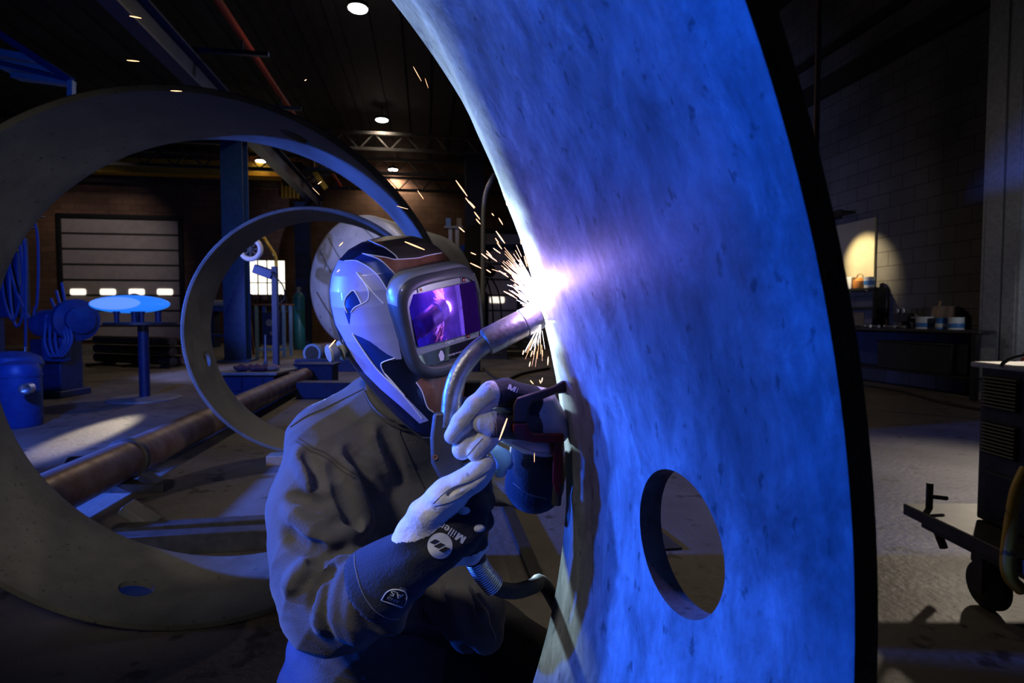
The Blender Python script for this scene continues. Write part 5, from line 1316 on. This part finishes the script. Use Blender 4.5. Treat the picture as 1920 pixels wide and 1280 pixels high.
g.chain([Pr(872, 905, .836, 25), Pr(898, 886, .836, 22), Pr(912, 872, .838, 17)], .014, tagi=WH)
g.cap(P(765, 1008, .862), P(790, 985, .856), mpx(26, .862), mpx(26, .856), .014, tagi=WH)
g.chain([Pr(812, 950, .826, 3), Pr(846, 922, .815, 3), Pr(885, 905, .8135, 3), Pr(905, 892, .816, 3)], .004, None, 's')
# open cuff end, cut square to the forearm
ce = np.array(P(690, 1108, .907)); cd = np.array(P(782, 1040, .872) - P(712, 1092, .900)); cd /= np.linalg.norm(cd)
ca, cb, cr0, cr1 = np.array(P(712, 1092, .900)), np.array(P(782, 1040, .872)), mpx(74, .9) - .004, mpx(56, .872) - .012
def cut_cuff(V, X):
    s_ = (X - ce) @ cd
    ab = cb - ca; t = np.clip(((X - ca) @ ab) / (ab @ ab), -1.2, .8)
    din = np.linalg.norm(X - ca - t[..., None] * ab, axis=-1) - (cr0 + (cr1 - cr0) * t)
    V = np.where(s_ < .2, np.maximum(V, -s_), V)
    return np.where((s_ < .11), np.maximum(V, -din), V)
co, F = g.mesh('g', cut_cuff); co = relax(co, F, 2); tg = g.tags(co[F].mean(1))
nv = normals(co, F); q = co
co = co + nv * (.0016 * np.sin(q[:, 0] * 70 + 4 * np.sin(q[:, 2] * 40)) * np.sin(q[:, 2] * 62 + q[:, 1] * 30))[:, None]
RG = link_mesh('right_glove', np_mesh('right_glove', co, F, tg), gm, pn, 'long navy and black glove with white thumb and round white emblem', smooth=180)
bvr = bvh_of(co, F)
def G6(x, y): return (640 + x / 4.0, 860 + y / 4.0)
e = MB()
ox, oy = G6(938, 588)
lettering(e, 'Miller', px_place(bvr, ox, oy, 212.5, .0009), 14.5, 55, .008)
ox, oy = G6(748, 468)
lettering(e, '®', px_place(bvr, *G6(752, 470), 212.5, .0009), 5, None, .0)
em = MB(); cxp, cyp = G6(740, 650); dk = MB()
for mb, polys in ((em, [[(cxp + 23.5 * math.cos(t), cyp + 24.5 * math.sin(t)) for t in np.linspace(0, 2 * math.pi, 41)[:-1]]]),
                  (dk, [[G6(*p) for p in q_] for q_ in ([(705, 598), (738, 612), (697, 637), (664, 622)], [(745, 625), (780, 640), (728, 667), (692, 652)], [(782, 654), (818, 669), (765, 697), (730, 682)])])):
    for poly in polys:
        c_ = np.mean(poly, 0); rs = [[(c_[0] + (x - c_[0]) * k / 6, c_[1] + (y - c_[1]) * k / 6) for x, y in poly] for k in range(1, 7)]
        off = .0008 if mb is em else .0016
        pts = [stick(bvr, *c_, off)] + [stick(bvr, x, y, off) for r_ in rs for x, y in r_]
        if any(p is None for p in pts): continue
        n_ = len(poly); fs = [(0, 1 + k, 1 + (k + 1) % n_) for k in range(n_)]
        for j in range(5): fs += [(1 + j * n_ + k, 1 + j * n_ + (k + 1) % n_, 1 + (j + 1) * n_ + (k + 1) % n_, 1 + (j + 1) * n_ + k) for k in range(n_)]
        mb.add(pts, fs)
sh_ = [G6(*p) for p in [(302, 1058), (455, 1112), (480, 1078), (492, 1035), (480, 1000), (440, 982), (390, 978), (350, 992), (325, 1018)]]
sh2 = MB()
for seg_ in ([sh_[0], sh_[1]], [sh_[1], sh_[2], sh_[3]], sh_[3:] + sh_[:1]): stripe(sh2, bvr, seg_, .0009, .0007, n=10)
lettering(e, 'ANSI', px_place(bvr, *G6(436, 1060), 201, .0009), 6.0, 23, .008)
lettering(e, 'A5', px_place(bvr, *G6(470, 1018), 203, .0009), 10.5, 25, .01)
lettering(e, 'CUT', px_place(bvr, *G6(490, 975), 203, .0009), 4.0, 14, .006)
e.build('lettering', M['print_white'], RG, 'white maker name and cut rating letters', smooth=0)
em.build('round_emblem', M['print_white'], RG, smooth=0)
sh2.build('rating_shield', M['print_white'], RG, smooth=0)
dk.build('emblem_bars', M['black_suede'], RG, smooth=0)
e = MB()
cu_px = [(660, 1042), (661, 1065), (670, 1100), (684, 1130), (704, 1152), (730, 1163), (758, 1158), (786, 1143), (805, 1120)]
pts = [stick(bvr, x + 5, y - 3, .0006) for x, y in spline(cu_px, 10)]
pts = [p for p in pts if p is not None]
for i in range(0, len(pts) - 1): e.tube([pts[i], pts[i].lerp(pts[i + 1], .62)], .0007, 5)
for s_ in ([(812, 943), (845, 915), (885, 900), (918, 880)], [(815, 948), (850, 938), (885, 915)]): stripe(e, bvr, s_, .0007, .0003, n=10)
e.build('stitching', M['thread'], RG)
e = MB()
for px, py in ((869, 957), (897, 990)):
    c_ = stick(bvr, px, py, .0)
    if c_ is not None: e.ball(c_, (.010, .006, .006), 12)
e.build('knuckle_vent', M['leather'], RG)

# left hand: index over the grip, two more fingers below it, thumb across, gauntlet dropping to the sleeve
g = SDF(0.0018)
g.chain([Pr(848, 817, .842, 15.5), Pr(866, 792, .836, 20), Pr(892, 763, .836, 22), Pr(922, 738, .842, 22)], .004, tagi=WH)
g.chain([Pr(922, 738, .842, 22), Pr(948, 736, .858, 25), Pr(985, 748, .888, 28)], .010, tagi=BK)
g.chain([Pr(867, 842, .850, 20), Pr(884, 818, .848, 20.5), Pr(914, 792, .866, 21), Pr(955, 780, .888, 24)], .003, tagi=WH)
g.chain([Pr(893, 848, .838, 18.5), Pr(909, 828, .838, 20), Pr(934, 804, .858, 20), Pr(965, 795, .887, 24)], .003, tagi=WH)
g.chain([Pr(906, 792, .832, 20.5), Pr(922, 794, .832, 22.5)], .004, tagi=WH)
g.chain([Pr(926, 795, .8325, 22.3), Pr(956, 799, .856, 22), Pr(985, 800, .885, 24)], .006, tagi=DK)
g.cap(P(975, 768, .895), P(1000, 800, .915), mpx(36, .895), mpx(42, .915), .02, (vd, .7), tagi=BK)
g.cap(P(1016, 756, .905), P(1034, 800, .915), mpx(30, .905), mpx(36, .915), .02, (vd, .8), tagi=WH)
g.chain([Pr(940, 818, .868, 10), Pr(985, 836, .885, 13), Pr(1034, 842, .90, 13)], .004, tagi=WH)
g.cap(P(1002, 815, .925), P(1005, 850, .955), mpx(42, .925), mpx(46, .955), .015, tagi=NV)
g.cap(P(1005, 850, .955), P(1002, 905, .995), mpx(46, .955), mpx(56, .995), .012, tagi=NV)
co, F = g.mesh('g'); co = relax(co, F, 2); tg = g.tags(co[F].mean(1))
LG = link_mesh('left_glove', np_mesh('left_glove', co, F, tg), gm, pn, 'white fingered glove with black back steadying the torch', smooth=180)
bvl = bvh_of(co, F)
e = MB()
lettering(e, 'Mi', px_place(bvl, 951, 729, 24, .0009), 9.5, 19, .006)
e.build('lettering', M['print_white'], LG, smooth=0)
e = MB()
for s_ in ([(848, 826), (872, 800), (900, 768), (925, 748)], [(874, 857), (890, 838), (905, 822)], [(895, 868), (912, 850), (925, 830)], [(926, 774), (930, 790), (930, 815)], [(922, 773), (926, 790), (926, 816)], [(960, 830), (1000, 846), (1035, 850)], [(962, 905), (990, 925), (1025, 935)]):
    e = MB(); stripe(e, bvl, s_, .0007, .0003, n=10)
    if e.v: e.build('stitching', M['thread'], LG)
tb = SDF(0.003)
tb.chain([Pr(928, 842, .90, 12), Pr(945, 860, .905, 15), Pr(938, 885, .91, 12)], .01, (vd, .3)).chain([Pr(945, 848, .91, 8), Pr(955, 872, .92, 9)], .006, (vd, .35))
co, F = tb.mesh('tb'); co = relax(co, F, 1)
link_mesh('pull_tab', np_mesh('pull_tab', co, F), M['pale_blue'], LG, 'pale blue cloth tab', smooth=180)
MB().lathe(P(1040, 935, .985), (EYE - P(1040, 935, .985)), [(.009, 0), (.009, .004), (.006, .006), (.004, .003)], 18).build('snap_button', M['copper'], jk)
M['torch_neck'] = mat('torch_neck', (0.20, 0.19, 0.165), 0.38, 0.75, (0.40, 0.38, 0.33), 40, 8, None, 0.12, 160)
M['nozzle'] = mat('gas_nozzle', (0.42, 0.40, 0.36), 0.4, 0.6, (0.62, 0.60, 0.56), 40, 8, None, 0.15, 200)
M['dark_leather2'] = mat('grip_plastic', (0.030, 0.027, 0.024), 0.55, 0, (0.05, 0.045, 0.04), 24, 8, None, 0.1, 160)
M['clamp_iron'] = mat('clamp_iron', (0.075, 0.055, 0.048), 0.42, 0.4, (0.12, 0.05, 0.045), 22, 8, None, 0.12, 120, lo=.5, hi=.62)
M['clamp_red'] = mat('clamp_red', (0.20, 0.012, 0.015), 0.42, 0.2, (0.07, 0.03, 0.028), 26, 8, None, 0.1, 120, lo=.48, hi=.6)
M['arc'] = mat('arc_glow', (1, 1, 1), 0.5, emit=(0.92, 0.94, 1.0), strength=60)
M['spark'] = mat('spark_glow', (1, .5, .2), 0.5, emit=(1.0, 0.50, 0.22), strength=2.4)
M['spark_hot'] = mat('spark_white', (1, .9, .8), 0.5, emit=(0.95, 0.92, 1.0), strength=4.5)
# ------------------------------------------------------------------ welding torch
wt = thing('welding_torch', 'steel welding torch with a bent neck and dark grip in the gloved hands', 'welding torch', P(842, 820, .88))
nk = spline([P(842, 800, .880), P(845, 770, .880), P(849, 735, .882), P(862, 698, .885), P(888, 662, .890), P(925, 633, .898)], 8)
MB().tube(nk, mpx(18, .885), 20).build('bent_neck', M['torch_neck'], wt)
za, zb, zc = P(912, 641, .896), P(978, 607, .910), P(1012, 590, .917)
MB().lathe(za, zb - za, [(.012, -.004), (mpx(25, .9), 0), (mpx(26, .9), .004), (mpx(26, .91), (zb - za).length)], 28).build('nozzle_sleeve', M['torch_neck'], wt)
L1 = (zc - zb).length
MB().lathe(zb, zc - zb, [(mpx(24, .9), -.002), (mpx(24, .9), .002), (mpx(27, .9), .004), (mpx(26, .91), L1 * .9), (mpx(22, .915), L1), (mpx(16, .915), L1), (mpx(15, .915), L1 * .7)], 28).build('gas_nozzle', M['nozzle'], wt)
MB().cyl(zb + (zc - zb) * .6, zc + (zc - zb) * .12, .0045, .003, 12).build('contact_tip', M['copper'], wt)
# grip: flat-sided moulded body
gp = [(812, 772), (858, 768), (868, 790), (866, 850), (872, 885), (880, 905), (846, 912), (822, 895), (808, 868), (806, 820)]
vd2 = ray(840, 840).normalized()
a_ = [P(x, y, .868) for x, y in gp]
MB().prism(a_, vd2 * .032).build('grip', M['dark_leather2'], wt, bevel=.006)
MB().tube(spline([P(850, 900, .90), P(868, 960, .915), P(884, 1020, .925), P(892, 1050, .93)], 6), mpx(21, .92), 18).build('grip_tail', M['rubber'], wt)
MB().lathe(P(816, 857, .868), -vd2, [(mpx(5, .87), -.002), (mpx(5, .87), .0015), (mpx(2.4, .87), .0015), (mpx(2.2, .87), .0)], 16).build('screw', M['copper'], wt)
MB().cyl(P(866, 752, .893), P(905, 756, .90), mpx(9, .9), n=16).build('trigger_guard', M['rubber'], wt)
sp = spline([P(888, 1042, .930), P(905, 1072, .938), P(928, 1100, .946)], 24)
coil, N_ = [], 24 * 2
tot = len(sp)
hel = []
for k in range(17 * 14):
    t = k / (17 * 14 - 1) * (tot - 1); i = min(int(t), tot - 2); c_ = Vector(sp[i]).lerp(Vector(sp[i + 1]), t - i)
    tdir = (Vector(sp[i + 1]) - Vector(sp[i])).normalized(); u_ = tdir.cross(vd2).normalized(); v_ = tdir.cross(u_)
    a = 2 * math.pi * k / 14; hel.append(c_ + (u_ * math.cos(a) + v_ * math.sin(a)) * mpx(19, .94))
MB().tube(hel, .0019, 6).build('spring_guard', M['bright_metal'], wt, 'bright coiled spring')
MB().tube(spline([P(888, 1042, .930), P(905, 1072, .938), P(930, 1100, .948), P(965, 1108, .965), P(1000, 1098, .99), P(1012, 1090, 1.03), P(1030, 1110, 1.08), P(1062, 1180, 1.09), P(1085, 1300, 1.09), Vector((.13, 1.08, .3)), Vector((.14, 1.10, .06)), Vector((.2, 1.25, .022)), Vector((.5, 1.6, .022))], 8), mpx(14.5, .95), 14).build('cable', M['rubber'], wt)

# ------------------------------------------------------------------ red C clamp on the ring edge
cc = thing('c_clamp', 'worn red and brown C clamp gripping the ring edge beside the gloves', 'clamp', P(1000, 800, .86))
CP = [(968, 745), (1000, 735), (1040, 722), (1055, 712), (1066, 714), (1068, 728), (1058, 736), (1042, 738), (1000, 754), (992, 762), (990, 792), (961, 792), (962, 760)]
CP2 = [(961, 792), (990, 792), (991, 804), (998, 812), (1058, 812), (1058, 832), (1000, 830), (972, 824), (961, 812)]
vd3 = ray(1010, 780).normalized()
def clamp_poly(pts, d0, th, mb, mi=0): mb.prism([P(x, y, d0 + (x - 960) * .0006) for x, y in pts], vd3 * th, mi)
e = MB(); clamp_poly(CP, .826, .020, e)
e.build('clamp_frame', M['clamp_iron'], cc, bevel=.0035)
e = MB(); clamp_poly(CP2, .826, .020, e); e.build('lower_jaw', M['clamp_red'], cc, 'red painted lower jaw', bevel=.0035)
e = MB(); clamp_poly([(1038, 826), (1056, 826), (1056, 905), (1050, 930), (1044, 930), (1036, 905)], .828, .018, e)
e.build('screw_block', M['clamp_red'], cc, bevel=.003)
MB().cyl(P(1046, 905, .888), P(1043, 945, .892), mpx(9, .9), n=16).build('screw', M['dark_metal'], cc)

# ------------------------------------------------------------------ the arc and its sparks
ARC = P(1022, 588, .925)
ag = tag(MB().ball(ARC, (.010, .010, .013), 14).ball(ARC + Vector((.004, .0, .018)), (.006, .007, .012), 12).ball(ARC + Vector((-.004, .0, .034)), (.0035, .004, .012), 12).build('welding_arc', M['arc']), 'blinding white arc between torch nozzle and ring edge', 'welding arc')
point('arc_light', ARC + Vector((-.035, -.055, .035)), 1.05, (0.52, 0.34, 1.0), .01)
def S6(x, y): return (840 + x / 3.048, 320 + y / 3.048)
SP = [((45, 55), (110, 145)), ((100, 155), (150, 215)), ((120, 175), (155, 210)), ((150, 235), (182, 277)), ((160, 275), (185, 305)), ((62, 322), (95, 350)), ((290, 270), (313, 308)), ((250, 243), (262, 257)), ((332, 170), (336, 198)), ((275, 345), (325, 415)), ((270, 385), (290, 412)), ((280, 410), (308, 448)), ((258, 442), (300, 472)), ((218, 473), (280, 518)), ((220, 457), (250, 490)), ((190, 473), (228, 503)), ((127, 527), (190, 557)), ((130, 467), (160, 480)), ((220, 565), (245, 582)), ((292, 570), (345, 608)), ((415, 380), (417, 420)), ((435, 488), (452, 548)), ((458, 508), (472, 560)), ((350, 517), (390, 562)), ((360, 582), (410, 620)), ((318, 688), (378, 717)), ((380, 645), (445, 705)), ((375, 665), (440, 730)), ((425, 770), (465, 775)), ((400, 690), (440, 722)), ((365, 600), (400, 640)),
      ((428, 1050), (433, 1025)), ((472, 1062), (483, 1028)), ((465, 1118), (471, 1090)), ((570, 1110), (573, 1063)), ((535, 1208), (540, 1182)), ((470, 1198), (488, 1218)), ((523, 1195), (530, 1215)), ((512, 985), (518, 960)), ((410, 955), (440, 925))]
def sliver(a, b_, r, m):
    a, b_ = Vector(a), Vector(b_); n_ = 7; pts, rs = [], []
    for k in range(n_):
        t = k / (n_ - 1); pts.append(a.lerp(b_, t)); rs.append(r * (.25 + .75 * math.sin(math.pi * (.12 + .8 * t))))
    return MB().tube(pts, rs, 6).build('spark', m)
for k, (a, b_) in enumerate(SP):
    a, b_ = S6(*a), S6(*b_); low = a[1] > 600
    dd = .90 + .03 * random.random()
    ln = math.hypot(a[0] - b_[0], a[1] - b_[1])
    o = sliver(P(*a, dd), P(*b_, dd + .01 * random.random()), .00075 + .0003 * min(ln / 25, 1.2), M['spark'])
    tag(o, 'orange spark falling below the torch nozzle' if low else 'orange spark flying up and left from the weld', 'spark', 'sparks falling under the weld' if low else 'sparks flying up from the weld')
for a, b_, dd, r, lab in [((775, 125), (790, 152), .95, .0006, 'long thin red spark high beside the big ring'), ((797, 147), (803, 165), .95, .0004, 'faint short red spark just right of the long thin one'), ((571, 151), (575, 149), .95, .0006, 'tiny pale spark alone under the dark ceiling'),
                          ((783, 357), (794, 373), .95, .0007, 'red spark before the brick wall right of the grey ring'), ((744, 386), (765, 392), .95, .0005, 'faint spark crossing the edge of the large grey ring'), ((596, 345), (603, 340), .95, .0007, 'small spark before the hanging yellow rail'), ((586, 352), (599, 365), .95, .0004, 'faint reddish spark left of the yellow rail'),
                          ((759, 453), (796, 468), .86, .0013, 'long orange spark crossing the top of the helmet'), ((636, 461), (643, 454), .95, .0009, 'short spark before the upper part of the tank'), ((632, 510), (637, 505), .95, .0007, 'tiny red spark before the middle of the tank'), ((617, 651), (629, 637), .95, .0011, 'spark over the rusty roller under the tank'),
                          ((951, 784), (936, 825), .80, .0012, 'long orange spark in front of the gloved thumb'), ((1002, 849), (1002, 866), .86, .0005, 'thin red spark before the dark sleeve cuff'), ((243, 30), (265, 34), .95, .0011, 'orange spark at the upper left, topmost of three'), ((238, 113), (261, 115), .95, .0010, 'orange spark at the upper left, middle of three'), ((320, 170), (341, 171), .95, .0009, 'orange spark just over the top of the grey ring')]:
    tag(sliver(P(*a, dd), P(*b_, dd), r, M['spark']), lab, 'spark', 'stray sparks')
rs = random.Random(5); e = MB()
for k in range(230):
    up = rs.random() < .84
    an = R_(rs.gauss(132, 11)) if up else R_(rs.gauss(-100, 10))
    l0 = rs.random() ** 1.5 * (58 if up else 55); ln = 8 + rs.random() * 30
    q_ = rs.random() ** 1.5
    ox_, oy_ = (1019 - 20 * q_, 588 - 62 * q_) if up else (1014, 604)
    px0, py0 = ox_ + math.cos(an) * l0, oy_ - math.sin(an) * l0
    px1, py1 = ox_ + math.cos(an) * (l0 + ln), oy_ - math.sin(an) * (l0 + ln)
    d0 = .918 - .02 * rs.random()
    th_ = (.0008 if l0 < 25 else .00045) if up else .0003
    e.tube([P(px0, py0, d0), P((px0 + px1) / 2, (py0 + py1) / 2, d0), P(px1, py1, d0 - .004)], [th_, th_, th_ * .5], 5, 0 if l0 + rs.random() * 20 < 45 else 1)
o = e.build('spark_spray', [M['spark_hot'], M['spark']]); tag(o, 'dense burst of white hot sparks right at the arc', 'sparks', kind='stuff')
